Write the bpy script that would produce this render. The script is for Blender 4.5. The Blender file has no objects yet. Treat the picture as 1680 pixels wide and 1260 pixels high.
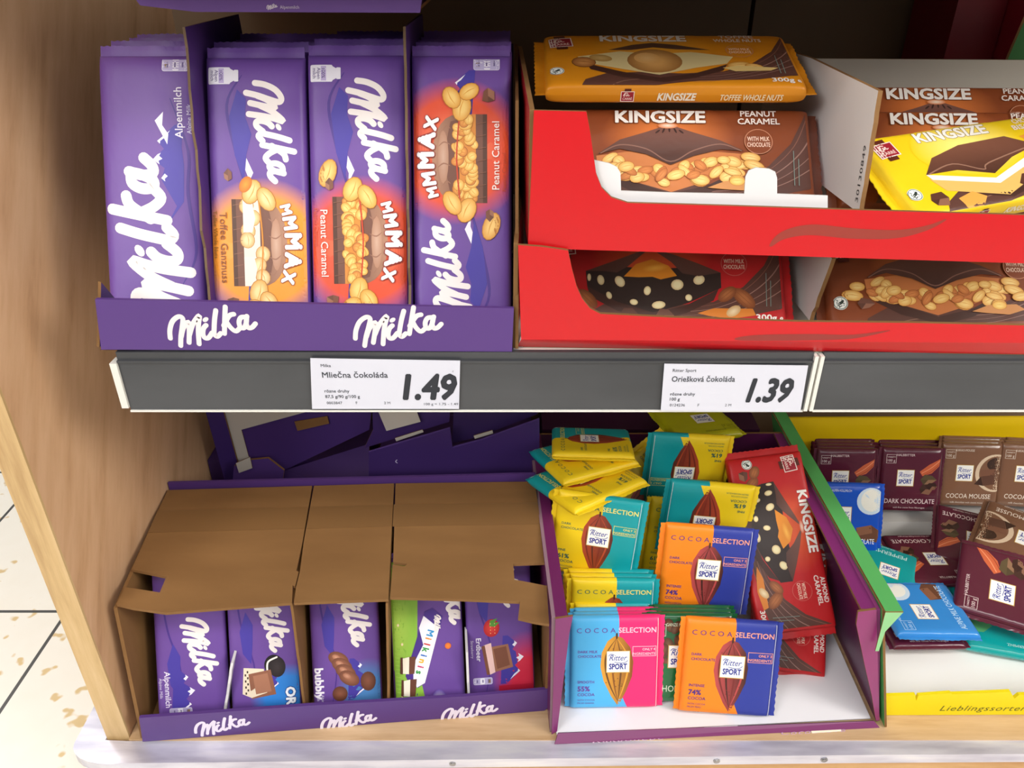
import bpy, math, random
from mathutils import Vector, Matrix
from mathutils.geometry import tessellate_polygon
R = math.radians
SC = bpy.context.scene
COL = SC.collection
random.seed(7)

# ------------------------------------------------------------------ camera, light, exposure
F_PX, PITCH, CAM = 1270.0, R(29.4), Vector((0.0, -0.475, 0.2675))
cd = bpy.data.cameras.new('camera'); cam = bpy.data.objects.new('camera', cd); COL.objects.link(cam)
cd.sensor_width = 36.0; cd.lens = 36.0 * F_PX / 1680.0; cd.clip_start = 0.01
cam.location = CAM; cam.rotation_euler = (math.pi / 2 - PITCH, 0, 0)
SC.camera = cam
SC.view_settings.view_transform = 'Standard'; SC.view_settings.look = 'None'
SC.view_settings.exposure = 0.0; SC.view_settings.gamma = 1.0; SC.view_settings.use_curve_mapping = False
world = bpy.data.worlds.new('store_light'); SC.world = world; world.use_nodes = True
world.node_tree.nodes['Background'].inputs[0].default_value = (0.92, 0.95, 1.0, 1)
world.node_tree.nodes['Background'].inputs[1].default_value = 0.19
def area(name, loc, aim, sx, sy, power, col=(1, 1, 1)):
    l = bpy.data.lights.new(name, 'AREA'); l.shape = 'RECTANGLE'; l.size = sx; l.size_y = sy; l.energy = power; l.color = col
    o = bpy.data.objects.new(name, l); COL.objects.link(o); o.location = loc
    o.rotation_euler = (Vector(aim) - Vector(loc)).to_track_quat('-Z', 'Y').to_euler()
area('ceiling_lamp_near_aisle', (0.1, -1.3, 2.0), (0.05, 0.0, -0.1), 3.0, 0.4, 38, (1.0, 0.98, 0.95))
area('ceiling_lamp_far_aisle', (0.1, -3.3, 1.75), (0.0, 0.0, -0.1), 4.5, 0.9, 24, (1.0, 0.985, 0.97))
area('fill_light_right', (2.0, -1.2, 1.2), (-0.1, 0.1, -0.1), 0.9, 0.9, 37, (1.0, 0.96, 0.9))  # added fill light, not a store fixture: brightens the wood end panel
area('fill_light_left', (-1.4, -1.7, 1.2), (0.1, 0.0, 0.0), 0.9, 0.9, 23, (1.0, 0.98, 0.96))  # unseen fill added from the left to lift the white carton divider
area('ceiling_lamp_side_aisle', (-1.6, 0.9, 1.9), (-0.9, 0.4, -0.49), 0.6, 2.4, 31, (1.0, 0.98, 0.95))

# ------------------------------------------------------------------ helpers
def ray(px, py):
    a = (px - 840) / F_PX; t = (py - 630) / F_PX
    return Vector((a, math.cos(PITCH) - t * math.sin(PITCH), -(math.sin(PITCH) + t * math.cos(PITCH))))
def P(px, py, Y=None, Z=None, X=None):
    r = ray(px, py)
    if Y is not None: d = (Y - CAM.y) / r.y
    elif Z is not None: d = (Z - CAM.z) / r.z
    else: d = (X - CAM.x) / r.x
    return CAM + r * d
def lin(c):
    if isinstance(c, str):
        c = c.lstrip('#'); c = tuple(int(c[i:i + 2], 16) / 255 for i in (0, 2, 4))
        return tuple((x / 12.92 if x <= 0.04045 else ((x + 0.055) / 1.055) ** 2.4) for x in c)
    return c
def mixc(a, b, t):
    a, b = lin(a), lin(b)
    return tuple(x + (y - x) * t for x, y in zip(a, b))

# ------------------------------------------------------------------ materials
def mat_base(name, rough=0.5, metal=0.0, spec=0.5):
    m = bpy.data.materials.new(name); m.use_nodes = True
    n = m.node_tree.nodes; b = n['Principled BSDF']
    b.inputs['Roughness'].default_value = rough; b.inputs['Metallic'].default_value = metal
    b.inputs['Specular IOR Level'].default_value = spec
    return m, n, m.node_tree.links, b
def noise(n, l, scale, detail=3, vec=None, stretch=None, rough=0.5):
    tc = n.new('ShaderNodeTexCoord'); src = tc.outputs['Object']
    if stretch:
        mp = n.new('ShaderNodeMapping'); mp.inputs['Scale'].default_value = stretch; l.new(src, mp.inputs['Vector']); src = mp.outputs[0]
    t = n.new('ShaderNodeTexNoise'); t.inputs['Scale'].default_value = scale; t.inputs['Detail'].default_value = detail; t.inputs['Roughness'].default_value = rough
    l.new(src, t.inputs['Vector']); return t
def bump(n, l, b, tex, strength, dist):
    bp = n.new('ShaderNodeBump'); bp.inputs['Strength'].default_value = strength; bp.inputs['Distance'].default_value = dist
    l.new(tex.outputs[0], bp.inputs['Height']); l.new(bp.outputs[0], b.inputs['Normal'])
def ramp(n, l, tex, stops):
    r = n.new('ShaderNodeValToRGB'); e = r.color_ramp.elements
    while len(e) < len(stops): e.new(0.5)
    for k, (p, c) in enumerate(stops): e[k].position = p; e[k].color = (*lin(c), 1)
    l.new(tex.outputs[0], r.inputs[0]); return r
M = {}
def printed(key, rough, spec, bscale, bstr, bdist, coat=0.0, stretch=None):
    m, n, l, b = mat_base(key, rough, 0, spec)
    a = n.new('ShaderNodeAttribute'); a.attribute_name = 'Col'; l.new(a.outputs['Color'], b.inputs['Base Color'])
    if coat: b.inputs['Coat Weight'].default_value = coat; b.inputs['Coat Roughness'].default_value = 0.12
    if bstr: bump(n, l, b, noise(n, l, bscale, 3, stretch=stretch), bstr, bdist)
    M[key] = m
printed('film', 0.42, 0.42, 26, 0.3, 0.004, stretch=(1, 1.5, 1))
printed('shiny_film', 0.2, 0.6, 28, 0.35, 0.004, stretch=(1, 1.4, 1))
printed('card', 0.42, 0.4, 14, 0.15, 0.003)
printed('gloss_card', 0.3, 0.5, 14, 0.2, 0.003)
printed('plain', 0.55, 0.3, 30, 0.0, 0.0)
printed('paper', 0.6, 0.2, 30, 0.05, 0.001)
m, n, l, b = mat_base('kraft', 0.75, 0, 0.2)
t = noise(n, l, 16, 4, stretch=(0.6, 2.0, 0.6)); r = ramp(n, l, t, [(0.25, '#7b5834'), (0.75, '#8b663e')])
l.new(r.outputs[0], b.inputs['Base Color']); bump(n, l, b, noise(n, l, 20, 4), 0.5, 0.003); M['kraft'] = m
def wood(key, c, stretch, scale, tilt=0):
    m, n, l, b = mat_base(key, 0.5, 0, 0.35)
    t = noise(n, l, scale, 6, stretch=stretch, rough=0.62)
    if tilt:
        q = [x for x in n if x.type == 'MAPPING'][0]; q2 = n.new('ShaderNodeMapping'); q2.inputs['Rotation'].default_value = (R(tilt), 0, 0); src = [x for x in n if x.type == 'TEX_COORD'][0]; l.new(src.outputs['Object'], q2.inputs[0]); l.new(q2.outputs[0], q.inputs[0])
    r = ramp(n, l, t, c)
    l.new(r.outputs[0], b.inputs['Base Color']); bump(n, l, b, t, 0.08, 0.001); M[key] = m
wood('beech', [(0.28, '#bd936d'), (0.42, '#cfa47d'), (0.6, '#d9b08a'), (0.8, '#cba078')], (1, 3.2, 0.5), 16, 32)
wood('oak_band', [(0.3, '#b08d5f'), (0.5, '#cbaa78'), (0.7, '#d8b98a')], (6, 6, 0.5), 14)
wood('deck_wood', [(0.3, '#b8946a'), (0.5, '#cba981'), (0.75, '#d9bb94')], (0.5, 5, 5), 14)
wood('plinth_wood', [(0.3, '#b98a58'), (0.5, '#cda06c'), (0.75, '#dab27e')], (0.7, 3, 3), 14)
m, n, l, b = mat_base('aluminium', 0.28, 0.35, 0.6)
t = noise(n, l, 24, 5, stretch=(0.5, 3, 3)); r = ramp(n, l, t, [(0.3, '#b4b1c2'), (0.55, '#d8d6e2'), (0.75, '#ecebec')])
l.new(r.outputs[0], b.inputs['Base Color']); bump(n, l, b, t, 0.15, 0.001); M['aluminium'] = m
m, n, l, b = mat_base('rail_plastic', 0.33, 0, 0.5)
t = noise(n, l, 10, 4, stretch=(0.6, 1, 2)); r = ramp(n, l, t, [(0.3, '#393a3d'), (0.7, '#47484b')])
l.new(r.outputs[0], b.inputs['Base Color']); M['rail_plastic'] = m
m, n, l, b = mat_base('white_plastic', 0.4); b.inputs['Base Color'].default_value = (0.72, 0.70, 0.64, 1); bump(n, l, b, noise(n, l, 30), 0.05, 0.001); M['white_plastic'] = m
m, n, l, b = mat_base('dark_panel', 0.6); t = noise(n, l, 6); r = ramp(n, l, t, [(0.3, '#75604a'), (0.7, '#836c55')]); l.new(r.outputs[0], b.inputs['Base Color']); M['dark_panel'] = m
m, n, l, b = mat_base('steel', 0.3, 0.9); t = noise(n, l, 60); r = ramp(n, l, t, [(0.3, '#77767a'), (0.7, '#b5b4b6')]); l.new(r.outputs[0], b.inputs['Base Color']); M['steel'] = m
# floor: pale speckled tiles laid in staggered rows
m, n, l, b = mat_base('floor_tile', 0.35, 0, 0.4)
tc = n.new('ShaderNodeTexCoord'); mp = n.new('ShaderNodeMapping'); mp.inputs['Location'].default_value = (0.777, 0.0462, 0); l.new(tc.outputs['Object'], mp.inputs[0])
br = n.new('ShaderNodeTexBrick'); br.inputs['Scale'].default_value = 1; br.inputs['Mortar Size'].default_value = 0.0025; br.inputs['Brick Width'].default_value = 0.31; br.inputs['Row Height'].default_value = 0.3085
br.offset = 0.374; br.inputs['Color1'].default_value = (1, 1, 1, 1); br.inputs['Color2'].default_value = (1, 1, 1, 1); br.inputs['Mortar'].default_value = (0, 0, 0, 1); br.inputs['Mortar Smooth'].default_value = 0.2
l.new(mp.outputs[0], br.inputs['Vector'])
t = noise(n, l, 34, 2); r = ramp(n, l, t, [(0.0, '#f2ebdc'), (0.64, '#f5efe2'), (0.675, '#dcc08c'), (1.0, '#c9a566')])
mx = n.new('ShaderNodeMix'); mx.data_type = 'RGBA'; l.new(br.outputs['Fac'], mx.inputs[0]); l.new(r.outputs[0], mx.inputs[6]); mx.inputs[7].default_value = (*lin('#4b4a47'), 1)
l.new(mx.outputs[2], b.inputs['Base Color']); M['floor_tile'] = m

# ------------------------------------------------------------------ mesh builder with printed colours
class MB:
    def __init__(s): s.v = []; s.f = []; s.c = []; s.m = []; s.smooth = []
    def face(s, pts, cols, slot=0, smooth=False):
        i = len(s.v); s.v += [tuple(p) for p in pts]; s.f.append(tuple(range(i, i + len(pts))))
        s.c.append(cols if isinstance(cols, list) else [lin(cols)] * len(pts)); s.m.append(slot); s.smooth.append(smooth)
    def faces_idx(s, verts, faces, colf, slot=0, smooth=True):
        i = len(s.v); s.v += [tuple(p) for p in verts]
        for k, f in enumerate(faces):
            s.f.append(tuple(i + j for j in f)); c = colf(k) if callable(colf) else colf
            s.c.append(c if isinstance(c, list) else [lin(c)] * len(f)); s.m.append(slot); s.smooth.append(smooth)
    def box(s, x0, x1, y0, y1, z0, z1, col='#808080', slot=0):
        v = [(x, y, z) for z in (z0, z1) for y in (y0, y1) for x in (x0, x1)]
        s.faces_idx(v, [(0, 2, 3, 1), (4, 5, 7, 6), (0, 1, 5, 4), (2, 6, 7, 3), (0, 4, 6, 2), (1, 3, 7, 5)], col, slot, False)
    def build(s, name, mats, parent=None, loc=None):
        rt = parent
        while rt is not None and rt.parent is not None: rt = rt.parent
        off = Vector(loc) if loc is not None else (rt.location if rt is not None and rt.type == 'EMPTY' else Vector((0, 0, 0)))
        me = bpy.data.meshes.new(name)
        me.from_pydata([tuple(Vector(p) - off) for p in s.v], [], s.f)
        if not isinstance(mats, (list, tuple)): mats = [mats]
        for mm in mats: me.materials.append(M[mm])
        at = me.color_attributes.new('Col', 'FLOAT_COLOR', 'CORNER')
        flat = []
        for cs in s.c:
            for c in cs: flat += [c[0], c[1], c[2], 1.0]
        at.data.foreach_set('color', flat)
        me.polygons.foreach_set('material_index', s.m); me.polygons.foreach_set('use_smooth', s.smooth); me.update()
        o = bpy.data.objects.new(name, me); COL.objects.link(o)
        if parent is not None:
            o.parent = parent
        if loc is not None: o.location = loc
        return o

def tag(o, label=None, cat=None, group=None, kind=None):
    if label: o['label'] = label
    if cat: o['category'] = cat
    if group: o['group'] = group
    if kind: o['kind'] = kind
    return o
def empty(name, loc, label=None, cat=None, group=None):
    o = bpy.data.objects.new(name, None); o.empty_display_size = 0.02; COL.objects.link(o); o.location = loc
    return tag(o, label, cat, group)
def copy_tree(o, parent=None):
    c = o.copy(); COL.objects.link(c)
    if parent is not None: c.parent = parent
    for ch in list(o.children): copy_tree(ch, c)
    return c

# ------------------------------------------------------------------ flat printed artwork (millimetres, y down)
_TXT = {}
def glyphs(s, bold, spacing, shear):
    k = (s, bold, spacing, shear)
    if k not in _TXT:
        cu = bpy.data.curves.new('t', 'FONT'); cu.body = s; cu.offset = bold; cu.space_character = spacing; cu.shear = shear; cu.resolution_u = 2
        o = bpy.data.objects.new('t', cu); COL.objects.link(o)
        me = bpy.data.meshes.new_from_object(o.evaluated_get(bpy.context.evaluated_depsgraph_get()))
        vs = [(v.co.x, v.co.y) for v in me.vertices]; tr = []
        for p in me.polygons:
            q = list(p.vertices)
            for i in range(1, len(q) - 1): tr.append((q[0], q[i], q[i + 1]))
        bpy.data.objects.remove(o); bpy.data.meshes.remove(me); bpy.data.curves.remove(cu)
        xs = [v[0] for v in vs] or [0, 1]
        _TXT[k] = (vs, tr, min(xs), max(xs))
    return _TXT[k]
def catmull(pts, n=6):
    out = []; q = [pts[0]] + list(pts) + [pts[-1]]
    for i in range(1, len(q) - 2):
        a, b_, c, d = q[i - 1], q[i], q[i + 1], q[i + 2]
        for k in range(n):
            t = k / n
            out.append(tuple(0.5 * (2 * b_[j] + (c[j] - a[j]) * t + (2 * a[j] - 5 * b_[j] + 4 * c[j] - d[j]) * t * t + (3 * b_[j] - a[j] - 3 * c[j] + d[j]) * t ** 3) for j in (0, 1)))
    out.append(tuple(pts[-1])); return out
LOGO = [  # letter strokes of the script word on the purple packs
    [(10, 105), (28, 210), (80, 318), (160, 378), (205, 355), (178, 250), (138, 130), (110, 10)],
    [(140, 125), (190, 240), (262, 312), (252, 220), (215, 50)],
    [(240, 150), (310, 290), (400, 392), (375, 300), (350, 190), (328, 32)],
    [(455, 272), (418, 232), (398, 165), (408, 112), (452, 112), (505, 175)],
    [(600, 455), (566, 345), (540, 235), (528, 160), (556, 128), (604, 170)],
    [(715, 500), (690, 385), (668, 280), (645, 165)],
    [(655, 265), (735, 385), (795, 410)],
    [(695, 315), (732, 240), (782, 196), (838, 240)],
    [(925, 375), (870, 368), (838, 310), (845, 245), (885, 240), (918, 300), (935, 372)],
    [(940, 385), (918, 300), (932, 240), (975, 245), (1022, 292)]]
class Art:
    def __init__(s): s.t = []; s.M = (1, 0, 0, 1, 0, 0); s.z = 0; s.st = []
    def push(s, x, y, rot=0, sc=1):
        s.st.append(s.M); a, b_, c, d, e, f = s.M; co, si = math.cos(R(rot)) * sc, math.sin(R(rot)) * sc
        s.M = (a * co + c * si, b_ * co + d * si, -a * si + c * co, -b_ * si + d * co, a * x + c * y + e, b_ * x + d * y + f)
    def pop(s): s.M = s.st.pop()
    def tr(s, p): a, b_, c, d, e, f = s.M; return (a * p[0] + c * p[1] + e, b_ * p[0] + d * p[1] + f)
    def add(s, tris, cols, dz=None):
        s.z += 1
        for i, (t, c) in enumerate(zip(tris, cols)): s.t.append(([s.tr(p) for p in t], c if isinstance(c, list) else [lin(c)] * 3, s.z + (dz[i] if dz else 0)))
    def poly(s, pts, col):
        ts = tessellate_polygon([[Vector((p[0], p[1], 0)) for p in pts]])
        if callable(col): s.add([[pts[i] for i in t] for t in ts], [[lin(col(pts[i])) for i in t] for t in ts])
        else: s.add([[pts[i] for i in t] for t in ts], [col] * len(ts))
    def rect(s, x0, y0, x1, y1, col): s.poly([(x0, y0), (x1, y0), (x1, y1), (x0, y1)], col)
    def rrect(s, x0, y0, x1, y1, r, col):
        pts = []
        for cx, cy, a0 in ((x1 - r, y0 + r, -90), (x1 - r, y1 - r, 0), (x0 + r, y1 - r, 90), (x0 + r, y0 + r, 180)):
            for k in range(5): a = R(a0 + k * 22.5); pts.append((cx + r * math.cos(a), cy + r * math.sin(a)))
        s.poly(pts, col)
    def frame(s, x0, y0, x1, y1, w, col):
        s.rect(x0, y0, x1, y0 + w, col); s.rect(x0, y1 - w, x1, y1, col); s.rect(x0, y0, x0 + w, y1, col); s.rect(x1 - w, y0, x1, y1, col)
    def ell(s, cx, cy, rx, ry, col, col2=None, rot=0, n=20, core=0.0, wob=0, seed=0):
        rnd = random.Random(seed); co, si = math.cos(R(rot)), math.sin(R(rot))
        ks = [1 + wob * (rnd.random() - 0.5) for _ in range(n)]
        def ring(f): return [(cx + co * rx * f * ks[k] * math.cos(2 * math.pi * k / n) - si * ry * f * ks[k] * math.sin(2 * math.pi * k / n), cy + si * rx * f * ks[k] * math.cos(2 * math.pi * k / n) + co * ry * f * ks[k] * math.sin(2 * math.pi * k / n)) for k in range(n)]
        o = ring(1); c1, c2 = lin(col), lin(col2 or col); T, C = [], []
        if core > 0:
            i = ring(core)
            for k in range(n):
                j = (k + 1) % n; T += [[(cx, cy), i[k], i[j]], [i[k], o[k], o[j]], [i[k], o[j], i[j]]]; C += [[c1] * 3, [c1, c2, c2], [c1, c2, c1]]
        else:
            for k in range(n): j = (k + 1) % n; T.append([(cx, cy), o[k], o[j]]); C.append([c1, c2, c2])
        s.add(T, C)
    def stroke(s, pts, w, col, smooth=True, taper=None, n=6):
        q = catmull(pts, n) if smooth else list(pts); L = []; N = len(q)
        T = []
        for i in range(N):
            a, b_ = q[max(i - 1, 0)], q[min(i + 1, N - 1)]; dx, dy = b_[0] - a[0], b_[1] - a[1]; d = math.hypot(dx, dy) or 1
            ww = w / 2 * (taper(i / (N - 1)) if taper else 1); L.append((q[i], (-dy / d * ww, dx / d * ww), ww))
        for (p, n1, _), (q2, n2, _) in zip(L, L[1:]):
            a, b_, c, d = (p[0] + n1[0], p[1] + n1[1]), (p[0] - n1[0], p[1] - n1[1]), (q2[0] - n2[0], q2[1] - n2[1]), (q2[0] + n2[0], q2[1] + n2[1])
            T += [[a, b_, c], [a, c, d]]
        if w > 0.5 and not taper:
            for (p, nn, ww), sg in ((L[0], 1), (L[-1], -1)):
                a0 = math.atan2(nn[1], nn[0])
                for k in range(6): a1, a2 = a0 + sg * k * math.pi / 6, a0 + sg * (k + 1) * math.pi / 6; T.append([p, (p[0] + ww * math.cos(a1), p[1] + ww * math.sin(a1)), (p[0] + ww * math.cos(a2), p[1] + ww * math.sin(a2))])
        s.add(T, [col] * len(T), [((i // 2) % 4) * .8 for i in range(len(T))]); s.z += 3
    def text(s, body, x, y, h, col, align='L', rot=0, bold=0.0, shear=0.0, width=None, spacing=1.0, out=None, outw=0.05):
        vs, tr, x0, x1 = glyphs(body, 0.0, spacing, shear); k = h / 0.73
        ex = max(0, bold) * .8; kx = width / (x1 - x0 + 2 * ex) if width else k
        ox = {'L': -x0 + ex, 'C': -(x0 + x1) / 2, 'R': -x1 - ex}[align]
        for b_, cc in (([(ex + outw, out)] if out else []) + [(ex, col)]):
            s.push(x, y, rot); nd = 8 if b_ > .03 else 4
            for dx, dy in ([(0, 0)] if b_ == 0 else [(b_ * math.cos((q + .5) * 2 * math.pi / nd), b_ * math.sin((q + .5) * 2 * math.pi / nd)) for q in range(nd)]):
                P2 = [((v[0] + ox + dx) * kx, -(v[1] + dy) * k) for v in vs]
                s.add([[P2[i] for i in t] for t in tr], [cc] * len(tr))
            s.pop()
    def logo(s, x, y, width, col='#f0e6e2', sw=66, rot=0):   # (x, y) = left end of the baseline
        s.push(x, y, rot, width / 1040.0)
        for st in LOGO: s.stroke([(p[0], -p[1]) for p in st], sw, col, n=5)
        s.ell(462, -342, 40, 26, col, rot=-35, n=12); s.pop()
    # -- bits of printed food
    def nut(s, x, y, rx, ry, rot=0, c=('#f2c878', '#d99a3f', '#b8752a')):
        s.ell(x, y, rx * 1.06, ry * 1.08, c[2], rot=rot, n=14); s.ell(x, y, rx, ry, c[0], c[1], rot=rot, n=14, core=0.35)
        co, si = math.cos(R(rot)), math.sin(R(rot))
        s.stroke([(x - co * rx * .7, y - si * rx * .7), (x + si * ry * .15, y - co * ry * .15), (x + co * rx * .75, y + si * rx * .75)], ry * .14, c[1], n=3, taper=lambda t: 1 - abs(2 * t - 1) * .8)
    def chunk(s, x, y, r, c='#6d4331', seed=0, rot=0):
        rnd = random.Random(seed); n = 6
        pts = [(x + r * (0.75 + .4 * rnd.random()) * math.cos(R(rot + k * 60)), y + r * (.6 + .35 * rnd.random()) * math.sin(R(rot + k * 60))) for k in range(n)]
        s.poly(pts, c); s.poly([pts[0], pts[1], pts[2], (x, y)], mixc(c, '#c98f70', .35)); s.poly([(x, y), pts[2], pts[3]], mixc(c, '#2a1510', .3))
    def tag_fin(s, x, y, k=1.0, rot=-6):   # red tilted maker's tag
        s.push(x, y, rot, k); s.rect(-4, -10, 4, 10, '#5c2417'); s.rect(-8.2, -6.6, 8.2, 6.6, '#f4e3da'); s.rect(-7.4, -5.8, 7.4, 5.8, '#9c1d2c')
        s.stroke([(-5, -1), (-3, -4.4), (0, -4.2)], .9, '#f3d9d0'); s.stroke([(-4, 0), (-3, -3.6)], .9, '#f3d9d0'); s.stroke([(-1.4, -2.6), (-1.6, -.6), (-.4, -1), (0, -2.4), (.8, -2.6), (1, -.7), (2.6, -1.2)], .75, '#f3d9d0')
        s.text('CARRÉ', 0, 4.2, 2.9, '#f3d9d0', 'C', bold=.02, width=11.5); s.pop()
    def seal(s, x, y, r=5.2):
        s.ell(x, y, r, r, '#e9ece6', n=22); s.ell(x, y, r * .93, r * .93, '#5f7168', n=22); s.ell(x, y, r * .82, r * .82, '#eef0ea', n=22)
        s.push(x, y, -35); s.ell(0, 0, r * .5, r * .2, '#2f3a34'); s.ell(r * .38, -r * .08, r * .22, r * .17, '#2f3a34')
        s.stroke([(-r * .3, 0), (-r * .5, r * .35), (-r * .1, r * .4)], r * .11, '#2f3a34', n=3); s.stroke([(r * .15, 0), (r * .35, r * .4)], r * .11, '#2f3a34', n=3); s.pop()
    def house(s, x, y, k=1, rot=0):   # small white milk-can badge
        s.push(x, y, rot, k); s.rrect(0, 0, 9, 12, .8, '#e4e0ea'); s.poly([(.5, .5), (2, -2.2), (7, -2.2), (8.5, .5)], '#e4e0ea'); s.rrect(1.4, -4.4, 7.6, -2, .5, '#e4e0ea')
        s.rect(.6, 3.4, 8.4, 6.2, '#b9a9d2')
        for i, tx in enumerate(('100%', 'Alpen', 'milch')): s.text(tx, 4.5, 5.8 + i * 2.4, 1.9, '#5a4a80', 'C', bold=.02)
        s.pop()
    def badge(s, x, y, w=12, h=6, rot=0):
        s.push(x, y, rot); s.rrect(0, 0, w, h, 1.6, '#d9d4e6'); s.rrect(.4, .4, w - .4, h - .4, 1.3, '#b7acd3'); s.rrect(w * .4, .5, w * .64, h - .5, .8, '#ece8f2'); s.rect(w * .1, h * .2, w * .24, h * .75, '#8b6f4c')
        for i in range(3): s.rect(w * (.13 + .29 * i) + .9, h * .3, w * (.13 + .29 * i) + 2, h * .7, '#6d6191')
        s.pop()
    def tris(s, x0, y0, x1, y1, flat):
        """clipped to the rectangle, cut finer outside the flat middle"""
        out = []
        def clip(poly, ax, lim, sign):
            r = []
            for i in range(len(poly)):
                (p, pc), (q, qc) = poly[i], poly[(i + 1) % len(poly)]
                dp, dq = sign * (p[ax] - lim), sign * (q[ax] - lim)
                if dp >= 0: r.append((p, pc))
                if (dp >= 0) != (dq >= 0):
                    t = dp / (dp - dq); r.append((tuple(p[j] + (q[j] - p[j]) * t for j in (0, 1)), tuple(pc[j] + (qc[j] - pc[j]) * t for j in range(3))))
            return r
        def sub(tri, z, depth=0):
            e = [math.dist(tri[i][0], tri[(i + 1) % 3][0]) for i in range(3)]; k = e.index(max(e))
            edge = any(not (flat[0] < p[0][0] < flat[2] and flat[1] < p[0][1] < flat[3]) for p in tri)
            if depth < 9 and e[k] > (3 if edge else 40):
                a, b_, c = tri[k], tri[(k + 1) % 3], tri[(k + 2) % 3]
                m_ = (tuple((a[0][j] + b_[0][j]) / 2 for j in (0, 1)), tuple((a[1][j] + b_[1][j]) / 2 for j in range(3)))
                sub([a, m_, c], z, depth + 1); sub([m_, b_, c], z, depth + 1)
            else: out.append((tri, z))
        for pts, cols, z in s.t:
            pl = list(zip(pts, cols))
            if any(not (x0 <= p[0] <= x1 and y0 <= p[1] <= y1) for p in pts):
                for ax, lim, sg in ((0, x0, 1), (0, x1, -1), (1, y0, 1), (1, y1, -1)):
                    if pl: pl = clip(pl, ax, lim, sg)
            for i in range(1, len(pl) - 1): sub([pl[0], pl[i], pl[i + 1]], z)
        return out
LAY = 2.4e-6
def lay_art(mb, art, fn, x0, y0, x1, y1, flat, slot=0):
    for tri, z in art.tris(x0, y0, x1, y1, flat):
        p = [Vector(fn(q[0][0], q[0][1], z)) for q in tri]
        n_ = (p[1] - p[0]).cross(p[2] - p[0])
        if n_.length < 1e-13: continue
        cs = [tuple(q[1]) for q in tri]
        mb.face(p, cs, slot)

# ------------------------------------------------------------------ flow-wrapped chocolate bars: a root with wrapper and two end seals
S_STEPS = [-1, -.992, -.975, -.95, -.91, -.86, -.78, -.6, -.3, 0, .3, .6, .78, .86, .91, .95, .975, .992, 1]
def superf(s, n_, m_): return max(0.0, 1 - abs(s) ** n_) ** (1 / m_)
def make_bar(name, w, h, t, fin, art, base, fincol, film='film', n_=12, m_=2.2, side=None, cut=None):
    """w x h x t in mm; the end seals stick out by `fin` at the left and right; base(x, y) gives the film's ground colour"""
    k = 0.001; W, H, T = w / 2 - fin, h / 2, t / 2
    root = empty(name, (0, 0, 0)); mb = MB()
    us = sorted(set([s * W for s in S_STEPS] + ([cut - w / 2] if cut else []))); vs = [s * H for s in S_STEPS]
    hz = lambda u, v: T * superf(min(1, abs(u) / W), n_, m_) * superf(min(1, abs(v) / H), n_, m_)
    nu, nv = len(us), len(vs)
    for sg in (1, -1):
        verts = [(u * k, v * k, sg * hz(u, v) * k) for v in vs for u in us]; faces = []; cols = []
        for j in range(nv - 1):
            for i in range(nu - 1):
                q = (j * nu + i, j * nu + i + 1, (j + 1) * nu + i + 1, (j + 1) * nu + i)
                faces.append(q if sg > 0 else q[::-1]); cols.append(base((us[i] + us[i + 1]) / 2 + w / 2, h / 2 - (vs[j] + vs[j + 1]) / 2))
        mb.faces_idx(verts, faces, lambda i: cols[i], 0, True)
    e = 0.96
    fn = lambda x, y, z: ((x - w / 2) * k, (h / 2 - y) * k, (hz(x - w / 2, h / 2 - y) + 0.09 + 0.22 * max(abs(x - w / 2) / W, abs(y - h / 2) / H) ** 10) * k + z * LAY)
    lay_art(mb, art, fn, w / 2 - W * e, h / 2 - H * e, w / 2 + W * e, h / 2 + H * e, (w / 2 - W * .74, h / 2 - H * .74, w / 2 + W * .74, h / 2 + H * .74))
    if side:   # print along the lower long side, y measured down from the front edge
        fs = lambda x, y, z: ((x - w / 2) * k, -(H + 0.12) * k - z * LAY, (T - y) * k)
        lay_art(mb, side, fs, w / 2 - W * .93, t * .16, w / 2 + W * .93, t * .84, (0, 0, w, t))
    mb.build('wrapper', film, root)
    for sx, c in ((-1, fincol[0]), (1, fincol[1])):
        fb = MB(); N = 28; vv = []; ff = []
        for i in range(N + 1):
            y = -H * .985 + 2 * H * .985 * i / N; tooth = 0.7 if i % 2 else 0.0; wv = 0.35 * math.sin(i * .55 + sx)
            xi, xo = sx * (W - 1.2), sx * (w / 2 - tooth)
            for x, z in ((xi, 0.35 + wv * .3), (sx * (W + fin * .5), 0.45 + wv), (xo, 0.3 + wv * 1.6), (xo, -0.3 + wv * 1.6), (sx * (W + fin * .5), -0.35 + wv), (xi, -0.35 + wv * .3)): vv.append((x * k, y * k, z * k))
        for i in range(N):
            for j in range(6):
                a, b_ = i * 6 + j, i * 6 + (j + 1) % 6; ff.append((a, b_, b_ + 6, a + 6) if sx > 0 else (a, a + 6, b_ + 6, b_))
        ff += [tuple(range(6)), tuple(N * 6 + j for j in range(6))]
        fb.faces_idx(vv, ff, c, 0, False)
        fb.build('end_seal', film, root)
    root['t'] = t; return root
PROTO = {}; USED = set()
def bar(kind, face, elev, yaw=0.0, roll=0.0, label='', group=None, scale=1.0, lean=0.0, name=None, seen=True):
    """face = centre of the printed face in metres; elev = angle of the face from lying flat; roll turns the print in its own plane"""
    pr = PROTO[kind]
    o = pr if kind not in USED else copy_tree(pr); USED.add(kind)
    Rm = Matrix.Rotation(R(yaw), 4, 'Z') @ Matrix.Rotation(R(lean), 4, 'Y') @ Matrix.Rotation(R(elev), 4, 'X') @ Matrix.Rotation(R(roll), 4, 'Z')
    nrm = Rm @ Vector((0, 0, 1)); o.location = Vector(face) - nrm * (pr['t'] * 0.0005 * scale)
    o.rotation_euler = Rm.to_euler(); o.scale = (scale,) * 3
    if group is None and 'group' in o: del o['group']
    return tag(o, label, 'chocolate bar', group)

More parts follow.
